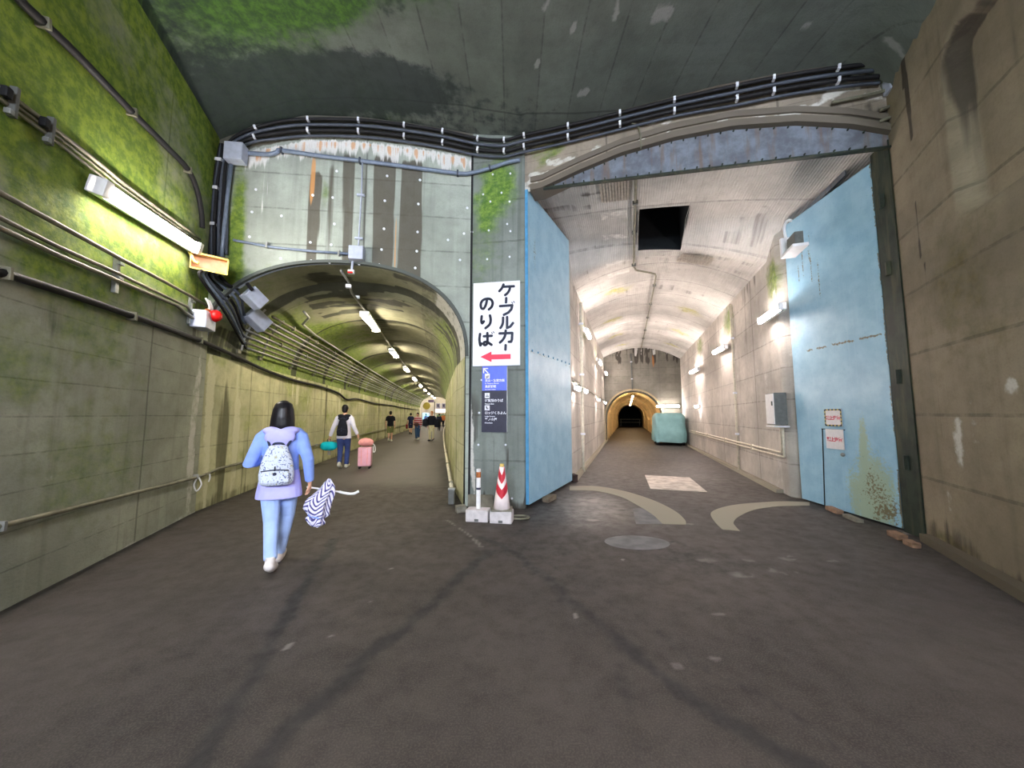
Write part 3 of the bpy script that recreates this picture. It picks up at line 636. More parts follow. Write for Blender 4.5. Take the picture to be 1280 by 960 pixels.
hole = ((Uu[:-1, :-1] > 7.2) & (Uu[:-1, :-1] < 8.6) & (WW[:-1, :-1] > .335) & (WW[:-1, :-1] < 1.23))
dark = .4 * sstep(n2, .55, .65) + .5 * (1 - sstep(Uu, 6, 7.2)) * (WW < 0) ; pale = .36 * sstep(n1, .45, .65) * sstep(Uu, 9, 11) + .5 * ((np.abs(((Uu - 7) / .8) % 1 - .5) < .18) & (WW > -.45) & (WW < .15) & (Uu < 10))
moss = 0 * n1
for c_, d2 in ((11.2, -.2), (14.5, -.5), (17.5, -.4), (20.2, -.2), (13.5, 2.1), (16.5, 2.2), (19.5, 2.2)): moss = moss + .65 * blob(Uu + (n1 - .5), WW, c_, d2, .35, .55, .8)
surf('ceiling_gallery', P, len(ug), 61, np.stack([WW + 5, Uu], -1), dict(dark=dark, pale=pale, moss=moss), M['rt_vault'], skip=hole)
bm = bmesh.new(); q = [RT(u, w_, 0)[:2] for u, w_ in ((7.15, .33), (7.15, 1.25), (8.72, 1.25), (8.72, .33))]
vq = [P[np.argmin(np.abs(ug - u)), k, 2] + .004 for u, k in ((7.2, 24), (7.2, 38), (8.65, 38), (8.65, 24))]; a = [bm.verts.new((*p, z)) for p, z in zip(q, vq)]; b = [bm.verts.new((*p, 8.0)) for p in q]; bm.faces.new(b)
for k in range(4): bm.faces.new((a[k], a[(k + 1) % 4], b[(k + 1) % 4], b[k]))
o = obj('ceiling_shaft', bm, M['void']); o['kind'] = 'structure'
# end wall with its small arch
def ecurve(w_, c=.35, h=1.55, z0=1.35, r=1.58): 
    d_ = abs(w_ - c) / h; return z0 + r * math.sqrt(max(0, 1 - d_ * d_)) if d_ < 1 else 0.0
ws = np.concatenate([np.linspace(-1.3, -1.205, 4), .35 - 1.55 * np.cos(np.linspace(.02, math.pi - .02, 70)), np.linspace(1.905, 2.95, 20)]); nv = 40; P = np.zeros((len(ws), nv, 3))
for i, w_ in enumerate(ws):
    for j, z in enumerate(np.linspace(ecurve(w_), 5.6, nv)): P[i, j] = RT(U1, w_, z)
Uu = np.repeat(ws[:, None], nv, 1); Z = P[..., 2]; n2 = fbm(Uu * 8, Z * .6)
surf('wall_end', P, len(ws), nv, np.stack([Uu + 5, Z], -1), dict(dark=.9 * sstep(n2, .5, .6) * sstep(Z, 4.2, 5.0) + .4 * sstep(Z, 3.5, 5.2), pale=.7 * sstep(n2, .56, .62) * sstep(Z, 4.7, 5.1), rust=.5 * blob(Uu + (n2 - .5) * .2, Z, 1.5, 4.6, .12, .6, .6)), M['end_wall'])
tt = np.concatenate([[0, .5, 1.0], [1.35]]); ue = np.concatenate([np.arange(U1, 52.1, .25)])
prof = [(-1.2, z) for z in (0, .5, 1.0)] + [(.35 - 1.55 * math.cos(t), 1.35 + 1.58 * math.sin(t)) for t in np.linspace(0, math.pi, 32)] + [(1.9, z) for z in (1.0, .5, 0)]
P = np.zeros((len(ue), len(prof), 3))
for i, u in enumerate(ue):
    rib = .07 if ((u - 22) % 2.5) < .3 else 0.0
    for j, (w_, z) in enumerate(prof):
        cx, cz = .35, 1.2; P[i, j] = RT(u, cx + (w_ - cx) * (1 - rib * .6), z * (1 - rib * .5))
Uu = np.repeat(ue[:, None], len(prof), 1); V = np.repeat(np.linspace(0, 7, len(prof))[None], len(ue), 0)
surf('wall_inner_tunnel', P, len(ue), len(prof), np.stack([Uu, V], -1), dict(dark=.6 * (1 - sstep(np.abs((Uu - 22.15) % 2.5 - .0), .0, .25))), M['cream'])
bm = bmesh.new(); rr = []
for w_, z in prof: rr.append([bm.verts.new(RT(U1 - .03, .35 + (w_ - .35) * k, z * k2)) for k, k2 in ((1, 1), (1.06, 1.035))])
for a, b in zip(rr[:-1], rr[1:]): bm.faces.new((a[0], a[1], b[1], b[0]))
r_ = bmesh.ops.extrude_face_region(bm, geom=list(bm.faces)); bmesh.ops.translate(bm, vec=RT(.04, 0, 0), verts=[v for v in r_['geom'] if isinstance(v, bmesh.types.BMVert)])
o = obj('trim_inner_arch', bm, M['cream']); o['kind'] = 'structure'
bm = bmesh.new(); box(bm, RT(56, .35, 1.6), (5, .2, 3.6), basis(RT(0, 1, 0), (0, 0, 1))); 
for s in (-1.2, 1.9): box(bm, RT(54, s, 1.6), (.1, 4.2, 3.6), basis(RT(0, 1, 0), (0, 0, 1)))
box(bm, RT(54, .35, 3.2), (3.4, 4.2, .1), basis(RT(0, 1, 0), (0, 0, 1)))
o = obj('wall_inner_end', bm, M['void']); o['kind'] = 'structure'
# low kerbs along the gallery walls
for nm, f, sgn in (('baseboard_left', wl, 1), ('baseboard_gallery', wr, -1)):
    bm = bmesh.new(); rr = []
    for u in np.concatenate([[8.35], np.arange(9, 22.1, 1)]): rr.append([bm.verts.new(RT(u, f(u) + sgn * o_, z)) for o_, z in ((-.02, 0), (.13, 0), (.11, .07), (-.02, .07))])
    for a, b in zip(rr[:-1], rr[1:]):
        for q in range(4): bm.faces.new((a[q], a[(q + 1) % 4], b[(q + 1) % 4], b[q]))
    bm.faces.new(rr[0]); bm.faces.new(rr[-1]); o = obj(nm, bm, M['patch']); o['kind'] = 'structure'
# ---- bright hall past the arched tunnel
M['hallwall'] = plain('hall_plaster', (222, 214, 196), .7, 0, .06, 2)
bm = bmesh.new(); box(bm, (-12, 60.1, 2.6), (24, .2, 5.2)); o = obj('wall_hall', bm, M['hallwall']); o['kind'] = 'structure'
bm = bmesh.new(); box(bm, (-22, 54, 2.6), (.2, 12.2, 5.2)); box(bm, (-2, 54, 2.6), (.2, 12.2, 5.2)); o = obj('wall_hall_side', bm, M['hallwall']); o['kind'] = 'structure'
bm = bmesh.new(); box(bm, (-12, 54, 5.1), (24, 12.4, .2)); o = obj('ceiling_hall', bm, M['hallwall']); o['kind'] = 'structure'
bm = bmesh.new(); x0, x1 = xl(YE), xr(YE)
box(bm, ((-22 + x0) / 2, 48.1, 2.6), (abs(-22 - x0), .2, 5.2)); box(bm, ((-2 + x1) / 2, 48.1, 2.6), (abs(-2 - x1), .2, 5.2)); box(bm, ((x0 + x1) / 2, 48.15, 4.6), (x1 - x0, .2, 1.1))
o = obj('wall_hall_near', bm, M['hallwall']); o['kind'] = 'structure'
# ================================================================== THINGS
TDIR = Vector((-.2, 1, 0)).normalized(); GDIR = RT(1, 0, 0)
# ---- lamps
def lamp(name, label, p0, p1, nrm, glow, wd=.12, dp=.10, group=None, capm='white', cat='lamp', both=False):
    p0, p1 = Vector(p0), Vector(p1); mid = (p0 + p1) / 2; L = (p1 - p0).length; B = basis(p1 - p0, nrm)
    r = empty(name, mid); tag(r, label, cat, group)
    obj('housing', boxm(B @ Vector((0, 0, -dp * .3)), (L, wd, dp * .5), B, .01), M['white'], r)
    bm = bmesh.new(); tube(bm, [B @ Vector((x, 0, dp * .12)) for x in (-L * .43, L * .43)], (wd * .42, dp * .42), 12, ref=B @ Vector((0, 1, 0)), rnd=True)
    obj('diffuser', bm, M[glow], r, True)
    for s in (-1, 1): obj('end_cap', boxm(B @ Vector((s * L * .475, 0, .0)), (L * .05, wd * 1.04, dp * .9), B, .008), M[capm], r)
    return r
lamp('tube_lamp', 'lit white tube lamp on the bright mossy side wall', LW.hit(121, 231, .13), LW.hit(247, 311, .13), LW.n + Vector((0, 0, -.25)), 'lamp_w', .16, .14)
def crown(y): return (xl(y) + xr(y)) / 2
ys = [8.72, 13.2, 17.8, 22.6, 27.6, 32.6, 37.6, 42.6, 47.2]
for i, y in enumerate(ys):
    h_ = .8 if i == 0 else .72
    z = SPR + 1.44 - .17; g_ = 'ceiling lamps of the arched tunnel'
    lamp('tunnel_lamp', ORD[i] + ' lit ceiling lamp from the mouth of the arched mossy tunnel', (crown(y - h_), y - h_, z), (crown(y + h_), y + h_, z), (0, 0, -1), 'lamp_t', .2, .12, g_)
k = 0
for a, b in (((950, 402), (978, 382)), ((892.5, 441), (907, 433)), ((863, 466), (873, 461))):
    lamp('gallery_lamp', ORD[k] + ' lamp from the big blue door on the gallery wall with the grey cabinet', RTR.hit(*a, .17), RTR.hit(*b, .17), RTR.n, 'lamp_r', .13, .12, 'lamps along the gallery walls'); k += 1
for k, (u, z) in enumerate(((10.9, 3.95), (16.0, 3.8), (20.8, 3.85))):
    lamp('gallery_lamp', ORD[k] + ' lamp of the upper row behind the narrow blue door leaf by the pillar', RT(u - .6, wl(u) + .17, z), RT(u + .6, wl(u) + .17, z), RT(0, 1, 0), 'lamp_r', .13, .12, 'lamps along the gallery walls')
for k, (u, z) in enumerate(((8.9, 2.16), (10.6, 2.2), (15.6, 2.15), (20.6, 2.18))):
    lamp('gallery_lamp', ORD[k] + ' lamp of the lower row on the gallery wall behind the pillar', RT(u - .3, wl(u) + .10, z), RT(u + .3, wl(u) + .10, z), RT(0, 1, 0), 'lamp_r', .11, .11, 'lamps along the gallery walls')
lamp('gallery_lamp', 'small bright lamp low on the gallery wall beside the tarpaulin-covered vehicle', RT(16.4, 2.76, 1.86), RT(16.8, 2.76, 1.86), RT(0, -1, 0), 'lamp_r', .12, .12, 'lamps along the gallery walls')
lamp('gallery_lamp', 'level tube lamp on the end wall above the teal covered vehicle', RT(U1 - .12, 1.55, 2.0), RT(U1 - .12, 2.8, 2.0), RT(-1, 0, 0), 'lamp_r', .14, .12, 'lamps along the gallery walls')
for k, u in enumerate((24.0, 28.0, 32.5, 37.5, 44.0)):
    lamp('inner_tunnel_lamp', ORD[k] + ' ceiling lamp inside the small cream tunnel at the gallery end', RT(u - .25, .35, 2.68), RT(u + .25, .35, 2.68), (0, 0, -1), 'lamp_n', .14, .1, 'lamps of the small cream tunnel')
for k, (x, z) in enumerate(((-1.6, 4.3), (1.7, 4.3), (-1.6, 3.6), (1.7, 3.6))):
    lamp('fill_lamp', 'unseen fill lamp added on the wall behind the standpoint', (x - .8, -5.88, z), (x + .8, -5.88, z), (0, 1, 0), 'lamp_b', .26, .14, 'added fill lamps behind the standpoint')  # unseen lamps added as fill for the front of the hall
lamp('warm_fill_lamp', 'unseen warm fill lamp added on the brown side wall behind the standpoint', (3.42, -.6, 4.4), (3.42, .6, 4.4), (-1, 0, 0), 'lamp_warm', .16, .14)  # unseen lamp added to tint the brown side warm
for k, (x, y) in enumerate(((-16, 52), (-12, 52), (-8, 52), (-5, 52), (-14, 57), (-9, 57), (-5, 57))):
    lamp('hall_panel_lamp', 'long bright ceiling light of the far hall past the arched tunnel', (x - 1.2, y, 4.72), (x + 1.2, y, 4.72), (0, 0, -1), 'lamp_h', .5, .16, 'ceiling lights of the far hall')

# ---- steel doors
def door(name, pl, L, z0, zt0, zt1, th_, attrs_fn, nu=50, nv=110):
    P = np.zeros((nu, nv, 3)); U = np.linspace(0, L, nu)
    for i, u in enumerate(U):
        for j, t in enumerate(np.linspace(0, 1, nv)): P[i, j] = pl.at(u, z0 + t * (zt0 + (zt1 - zt0) * u / L - z0), .004)
    Uu = np.repeat(U[:, None], nv, 1); Z = P[..., 2]
    o = surf(name, P, nu, nv, np.stack([Uu, Z], -1), attrs_fn(Uu, Z), M['door'])
    bm = bmesh.new(); f = [pl.at(0, 0), pl.at(L, 0), pl.at(L, 0, -th_), pl.at(0, 0, -th_)]; zt = (zt0, zt1, zt1, zt0)
    a = [bm.verts.new((p.x, p.y, z0)) for p in f]; b = [bm.verts.new((p.x, p.y, z)) for p, z in zip(f, zt)]
    bm.faces.new(a[::-1]); bm.faces.new(b)
    for k in range(4): bm.faces.new((a[k], a[(k + 1) % 4], b[(k + 1) % 4], b[k]))
    obj('door_leaf', bm, M['door_edge'], o); return o
LL = (LD.b - LD.a).length
def seam_a(U, Z, zc=2.6): return .9 * (np.abs(Z - zc - (fbm(U * 5, Z) - .5) * .05) < .03) * (fbm(U * 9, Z * 9) > .45)
d1 = door('door_1', LD, LL, .06, 5.42, 5.58, .15, lambda U, Z: dict(rust=np.maximum(.55 * seam_a(U, Z), .45 * blob(U, Z, .3, 4.4, .12, .6, .8)), moss=.3 * (1 - sstep(Z, .05, .3))))
LR = (RD.b - RD.a).length + .05
def rd_attr(U, Z):
    n = fbm(U * 5, Z * 3); n2 = fbm(U * 14, Z * .7)
    rust = .5 * blob(U + (n - .5) * .5, Z + (n - .5) * .5, .30, .40, .34, .5, .9) + .75 * (U < .035) * (n > .42) + .2 * sstep(n, .6, .7) * (Z < .3)
    for u_, z_, hl in ((1.17, 4.1, .75), (1.33, 4.3, .5), (1.02, 3.7, .5), (1.45, 4.0, .35)): rust = np.maximum(rust, .6 * blob(U + (n - .5) * .05, Z, u_, z_, .025, hl, .5))
    rust = np.maximum(rust, .8 * seam_a(U, Z, 2.62))
    return dict(rust=rust, moss=.85 * blob(U + (n2 - .5) * .4, Z + (n - .5) * .5, .42, .4, .5, .8, .9) + .6 * blob(U + (n2 - .5) * .2, Z, .45, 1.2, .12, .5, .8))
d2 = door('door_2', RD, LR, .03, 5.06, 5.06, .12, rd_attr)
bm = bmesh.new(); prism(bm, [(5.07, 4.80), (5.0, 4.50), (5.25, 4.47), (5.30, 4.80)], 0, 5.16); o = obj('door_stile', bm, M['darksteel'], d2)
bm = bmesh.new()
for z in (.9, 2.0, 3.45, 4.4): tube(bm, [Vector((5.035, 4.66, z - .09)), Vector((5.035, 4.66, z + .09))], .035, 8)
obj('hinge', bm, M['darksteel'], d2)
for a, b in (((1028, 536), (1031, 634)), ((1027, 536), (1056, 537.5))):   # outline of the small wicket door
    p, q = RD.hit(*a, .008), RD.hit(*b, .008); obj('wicket_gap', boxm((p + q) / 2, ((q - p).length, .012, .01), basis(q - p, RD.n)), M['cable'], d2)
bm = bmesh.new(); ell(bm, RD.hit(1053.5, 568.5, .02), (.03, .03, .03)); obj('door_knob', bm, M['conduit'], d2, True)
bm = bmesh.new()
for k in range(9): p = LD.at(LL * (.06 + .11 * k), 2.6 + .06 * k * .1, .012); tube(bm, [p, p + LD.n * .012], .02, 6)
obj('bolt', bm, M['door_edge'], d1)
# rail over the far edge of the right door
rp = [on_z(1068, 212, 5.22), on_z(987, 292, 5.12)]
bm = bmesh.new(); B = basis(rp[1] - rp[0], (0, 0, 1)); c_ = (rp[0] + rp[1]) / 2; Lr = (rp[1] - rp[0]).length
box(bm, c_ + Vector((0, 0, .06)), (Lr, .26, .02), B); box(bm, c_ + B @ Vector((0, .12, .0)), (Lr, .02, .14), B); box(bm, c_ + B @ Vector((0, -.12, .0)), (Lr, .02, .14), B)
tag(obj('door_rail', bm, M['beam']), 'grey steel channel rail running above the large blue door with the notices', 'rail')
r = empty('wall_bracket', RTR.hit(992, 305, .1)); tag(r, 'white angle bracket with a hooked pipe high beside the blue door', 'bracket'); B = basis(RTR.d, (0, 0, 1))
obj('bracket_plate', boxm(B @ Vector((0, .0, -.12)), (.5, .22, .05), B, .006), M['white'], r); obj('bracket_side', boxm(B @ Vector((.22, 0, .05)), (.06, .22, .32), B, .006), M['white'], r)
obj('bracket_block', boxm(B @ Vector((-.06, .0, .02)), (.3, .12, .2), B, .006), M['boxdark'], r)
obj('hook', tubem(smooth_path([B @ Vector((.2, .03, .2)), B @ Vector((.18, .05, .38)), B @ Vector((.1, .03, .46)), B @ Vector((.02, 0, .42))]), .022), M['white'], r, True)

# ---- direction signs on the pillar
PM = lambda px, py, off: Matrix.Translation(PI_.hit(px, py, off)) @ basis((PI_.b - PI_.a), PI_.n).to_4x4()
sx = (PI_.b - PI_.a).normalized(); sz = PI_.n; 
def frame_at(o_, x_, n_):
    x_ = Vector(x_).normalized(); n_ = Vector(n_).normalized(); y_ = n_.cross(x_); m_ = Matrix((x_, y_, n_)).transposed().to_4x4(); m_.translation = o_; return m_
M['sign_white'] = plain('sign_white', (226, 228, 240), .45, 0, .03); M['ink'] = plain('sign_ink', (44, 50, 72), .5, 0, .03)
M['sign_red'] = plain('sign_red', (232, 58, 88), .45, 0, .03); M['sign_blue'] = plain('sign_blue', (92, 112, 226), .4, 0, .04); M['sign_black'] = plain('sign_black', (48, 48, 66), .4, 0, .08)
o0 = PI_.hit(591, 458, .02); W_, H_ = .815, 1.45
r = empty('direction_sign', o0); r.matrix_world = frame_at(o0, sx, sz); tag(r, 'large white sign with dark Japanese writing and a red arrow on the pillar', 'sign')
obj('board', boxm((W_ / 2, H_ / 2, 0), (W_, H_, .02), None, .003), M['sign_white'], r)
zx = lambda x: (x - 262) / 480 * W_; zy = lambda y: (942 - y) / 830 * H_
STROKES = [[(575, 145), (558, 180), (533, 207)], [(568, 166), (680, 168)], [(642, 170), (634, 205), (614, 234), (592, 250)], [(603, 282), (601, 324)],
    [(541, 358), (664, 356), (655, 395), (626, 425), (580, 446)], [(572, 474), (570, 520), (561, 550), (545, 574)], [(612, 470), (612, 577), (645, 564), (671, 532)],
    [(536, 628), (664, 628), (661, 690), (653, 713), (630, 713)], [(598, 602), (592, 650), (570, 690), (541, 717)], [(598, 745), (596, 788)],
    [(406, 282), (396, 332), (372, 374), (347, 366), (341, 326), (361, 291), (405, 277), (446, 287), (464, 322), (454, 360), (426, 385)],
    [(352, 450), (348, 495), (357, 520), (374, 502)], [(437, 446), (445, 490), (434, 535), (392, 570)],
    [(336, 626), (330, 680), (340, 738), (350, 720)], [(376, 650), (456, 648)], [(411, 620), (413, 690), (408, 725), (387, 738), (373, 723), (386, 706), (416, 712), (454, 736)]]
TICKS = [[(660, 326), (668, 337)], [(677, 318), (685, 329)], [(455, 616), (463, 627)], [(472, 608), (480, 619)]]
def stroke(pts, hw):
    p = smooth_path([(zx(x), zy(y), 0) for x, y in pts], 5) if len(pts) > 2 and pts[0] not in ((536, 628), (541, 358), (612, 470)) else [Vector((zx(x), zy(y), 0)) for x, y in pts]
    for q in p: tube(bm, [q + Vector((0, 0, .0095)), q + Vector((0, 0, .0125))], hw, 14)
    for q0, q1 in zip(p[:-1], p[1:]):
        d = q1 - q0; box(bm, (q0 + q1) / 2 + Vector((0, 0, .011)), (d.length, hw * 2, .003), Matrix.Rotation(math.atan2(d.y, d.x), 3, 'Z'))
for a_, b_, tk in ((0, 3, ()), (3, 4, ()), (4, 5, (0, 1)), (5, 7, ()), (7, 9, ()), (9, 10, ()), (10, 11, ()), (11, 13, ()), (13, 16, (2, 3))):
    bm = bmesh.new()
    for t_ in STROKES[a_:b_]: stroke(t_, .0222)
    for q_ in tk: stroke(TICKS[q_], .0075)
    obj('letter', bm, M['ink'], r)
bm = bmesh.new(); pts = [(340, 852), (455, 802), (455, 832), (648, 832), (648, 880), (455, 880), (455, 905)]
vs = [bm.verts.new((zx(x), zy(y), .014)) for x, y in pts]; f = bm.faces.new(vs); bmesh.ops.extrude_face_region(bm, geom=[f]); 
for v in vs: v.co.z = .0105
obj('arrow', bm, M['sign_red'], r)
o1 = PI_.hit(602, 540, .02); W2, H2 = .43, 1.085
r = empty('guide_sign', o1); r.matrix_world = frame_at(o1, sx, sz); tag(r, 'narrow blue and black guide sign with small white writing below the white sign', 'sign')
obj('blue_panel', boxm((W2 / 2 + .005, H2 - .19, 0), (W2, .38 + .03, .02), None, .002), M['sign_blue'], r)
obj('black_panel', boxm((W2 / 2, (H2 - .4) / 2, 0), (W2, H2 - .4, .02), None, .002), M['sign_black'], r)
obj('edge_strip', boxm((W2 + .004, H2 / 2, 0), (.012, H2, .024)), M['conduit'], r)
bm = bmesh.new(); yy = lambda f: H2 - f * H2
def tline(s, x, y, size, off=0.0): join_into(bm, text_mesh(s, size, off, .001, 'LEFT'), Matrix.Translation(Vector((x, y, .0115))))
tline('立山・室堂方面', .055, yy(.225), .048, .0015); tline('for Tateyama, Murodo', .055, yy(.262), .026, .0005); tline('黒部湖駅', .055, yy(.318), .048, .0015); tline('Kurobeko Station', .055, yy(.355), .026, .0005)
tline('遊覧船のりば', .055, yy(.535), .052, .0015); tline('Pleasure Boat', .055, yy(.578), .028, .0008); tline('ロッジくろよん', .055, yy(.725), .052, .0015); tline('Lodge Kuroyon', .055, yy(.768), .028, .0008); tline('平ノ小屋', .055, yy(.825), .052, .0015); tline('Hiranokoya', .055, yy(.868), .028, .0008)
for cy in (.14, .44, .63): obj('pictogram_plate', boxm((.095, yy(cy), .0105), (.085, .085, .004), None, .0018), M['sign_white'], r)
a0 = Vector((.03, yy(.02), .0115))
for p, q in (((0, 0), (.07, 0)), ((0, 0), (0, -.07)), ((0, 0), (.075, -.075))):
    p_ = a0 + Vector((*p, 0)); q_ = a0 + Vector((*q, 0)); box(bm, (p_ + q_) / 2, ((q_ - p_).length + .016, .018, .003), Matrix.Rotation(math.atan2(q[1] - p[1], q[0] - p[0]), 3, 'Z'))
obj('lettering', bm, M['sign_white'], r)
Rz = Matrix.Rotation(.4, 3, 'Z')
obj('pictogram', boxm((.095, yy(.14), .0135), (.055, .006, .002), Rz), M['sign_black'], r); obj('pictogram', boxm((.095, yy(.14) - .018, .0135), (.05, .014, .002), Rz), M['sign_black'], r); obj('pictogram', boxm((.095, yy(.44) - .012, .0135), (.055, .012, .002)), M['sign_black'], r); obj('pictogram', boxm((.095, yy(.44) + .01, .0135), (.006, .035, .002)), M['sign_black'], r); 
obj('pictogram', boxm((.09, yy(.63), .0135), (.018, .05, .002), Rz), M['sign_black'], r); obj('pictogram', boxm((.105, yy(.63) - .015, .0135), (.03, .008, .002)), M['sign_black'], r)

# ---- notices on the large door
ax_ = (RD.a - RD.b).normalized()
M['notice_red'] = plain('notice_red', (206, 84, 104), .5); M['notice'] = plain('notice_white', (224, 218, 220), .5, 0, .05); M['hazard'] = plain('hazard_yellow', (196, 176, 96), .5)
def notice(px, py, wd, ht, label, hz):
    o_ = RD.hit(px, py, .015); r = empty('warning_notice', o_); r.matrix_world = frame_at(o_, ax_, RD.n); tag(r, label, 'notice')
    obj('sheet', boxm((0, 0, 0), (wd, ht, .008)), M['notice'], r)
    bm = bmesh.new(); join_into(bm, text_mesh('頭上注意', wd * .215, .004, .001), Matrix.Translation(Vector((0, -.01, .005)))); obj('lettering', bm, M['notice_red'], r)
    if hz:
        bm = bmesh.new()
        for s in (-1, 1): box(bm, (s * wd * .47, 0, .005), (wd * .06, ht, .003)); box(bm, (0, s * ht * .46, .005), (wd, ht * .08, .003))
        obj('hazard_border', bm, M['hazard'], r); bm = bmesh.new()
        for k in range(5):
            for s in (-1, 1): box(bm, (s * wd * .47, (k - 2) * ht * .21, .0065), (wd * .06, ht * .09, .003)); box(bm, ((k - 2) * wd * .21, s * ht * .46, .0065), (wd * .1, ht * .08, .003))
        obj('hazard_stripe', bm, M['ink'], r)
    return r
def span(a, b): return (RD.hit(*a) - RD.hit(*b)).length
notice(1041.5, 522, span((1031, 522), (1052, 522)), .27, 'upper warning notice with a striped border and red writing on the blue door', True)
notice(1043.5, 549, span((1033, 549), (1055, 549)), .31, 'lower plain white warning notice with red writing on the blue door', False)

# ---- blocks, post and cone before the pillar
M['blockw'] = plain('pale_concrete_block', (196, 190, 192), .75, 0, .12, 12, .3); M['blockold'] = plain('old_concrete', (120, 116, 104), .85, 0, .25, 8, .4)
def weight(name, px, py, label, ln=.26):
    p = on_z(px, py); r = empty(name, (p.x, p.y + .09, 0), math.atan2(PI_.d.y, PI_.d.x)); tag(r, label, 'concrete block'); obj('block', boxm((0, 0, .085), (.34 * ln / .26, .2, .17), None, .02), M['blockw'], r)
    bm = bmesh.new(); box(bm, (0, -.099, .03), (.06, .012, .035), None, .004); obj('foot_slot', bm, M['boxdark'], r); return r
b1 = weight('concrete_weight', 597, 653, 'pale concrete weight block under the rusty white post', .25)
b2 = weight('concrete_weight', 627, 655, 'pale concrete weight block under the red and white cone', .24)
p1 = b1.location; p2 = b2.location
r = empty('marker_post', (p1.x, p1.y, .165)); tag(r, 'short rusty white marker post standing on a concrete block', 'post'); bm = bmesh.new(); tube(bm, [(0, 0, .003), (0, 0, .56)], .032, 12); obj('pole', bm, M['white'], r, False)
M['rustp'] = plain('rust_flakes', (160, 96, 54), .8, 0, .3, 30)
obj('rust_band', tubem([(0, 0, .44), (0, 0, .52)], .0335, 12), M['rustp'], r); obj('post_stain', tubem([(0, -.003, .27), (0, -.003, .30)], .0325, 10), M['ink'], r)
M['conered'] = plain('cone_red', (232, 66, 84), .45, 0, .06); M['conewhite'] = plain('cone_white', (236, 222, 222), .45, 0, .05)
r = empty('traffic_cone', (p2.x, p2.y, .168)); tag(r, 'red and white chevron traffic cone standing on a concrete block', 'traffic cone')
def cr(z): return .125 - (.125 - .035) * z / .60
bm = bmesh.new(); tube(bm, [(0, 0, z) for z in (.025, .2, .4, .60)], [cr(z) for z in (.025, .2, .4, .60)], 28); obj('cone_body', bm, M['conewhite'], r, True)
obj('base_plate', boxm((0, 0, .0145), (.30, .24, .025), None, .006), M['blockold'], r)
bm = bmesh.new()                                             # chevrons pointing down, wrapped on the cone
for zc in (.44, .24):
    prev = None
    for q in range(37):
        a = 2 * math.pi * q / 36; f_ = abs(((q / 36 * 2 + .5) % 1) - .5) * 2; zz_ = zc - .07 + .14 * f_
        h_ = .12; cur = [bm.verts.new((cr(z) * 1.02 * math.sin(a), -cr(z) * 1.02 * math.cos(a), z)) for z in (zz_, zz_ + h_)]
        if prev: bm.faces.new((prev[0], cur[0], cur[1], prev[1]))
        prev = cur
r_ = bmesh.ops.solidify(bm, geom=list(bm.faces), thickness=.002)
obj('chevron', bm, M['conered'], r)
obj('top_ring', tubem([(0, 0, .60), (0, 0, .64)], .03, 12), M['yellow'], r, True)
p = on_z(650, 648); pts = [p + Vector((.13 * math.cos(a), .09 * math.sin(a), .018)) for a in np.linspace(-2.6, 2.4, 22)]
tag(obj('hose_loop', tubem(pts, .016, 8), M['conduit_old'], smooth=True), 'loop of grey hose lying beside the cone block', 'hose')
M['stone'] = plain('rubble_stone', (112, 100, 84), .9, 0, .3, 9, .5)
def rock(px, py, s, label, name='wedge_block', mat='stone', rz=0., grp='blocks wedged below the blue doors'):
    p = on_z(px, py); bm = bmesh.new(); box(bm, (0, 0, s[2] / 2), s, None, min(s) * .18); bmesh.ops.subdivide_edges(bm, edges=list(bm.edges), cuts=1)
    for v in bm.verts: v.co += Vector([random.uniform(-1, 1) * min(s) * .05 for _ in range(3)]); v.co.z = max(v.co.z, 0)
    o = obj(name, bm, M[mat]); o.location = p; o.rotation_euler = (0, 0, rz); tag(o, label, 'block', grp); return o
M['brick'] = plain('worn_brick', (142, 112, 92), .85, 0, .3, 10, .4); M['darkwood'] = plain('dark_timber', (56, 42, 38), .8, 0, .3, 6, .3)
rock(687, 626, (.32, .12, .09), 'broken stone wedge on the floor below the narrow blue door by the pillar', rz=1.0); rock(717, 602, (.13, .2, .17), 'dark wooden block at the far foot of the narrow blue door', mat='darkwood', rz=.3)
for k, (px, py, s, ttl) in enumerate(((1043, 640, (.3, .1, .06), 'broken brick under the wicket of the large blue door'), (1066, 650, (.32, .09, .05), 'flat grey slab under the rust patch of the large blue door'), (1122, 673, (.2, .1, .07), 'reddish brick at the hinge end of the large blue door'), (1140, 683, (.14, .09, .06), 'small reddish brick at the foot of the concrete jamb'))):
    rock(px, py, s, ttl, mat=('brick', 'blockold', 'brick', 'brick')[k], rz=1.3)

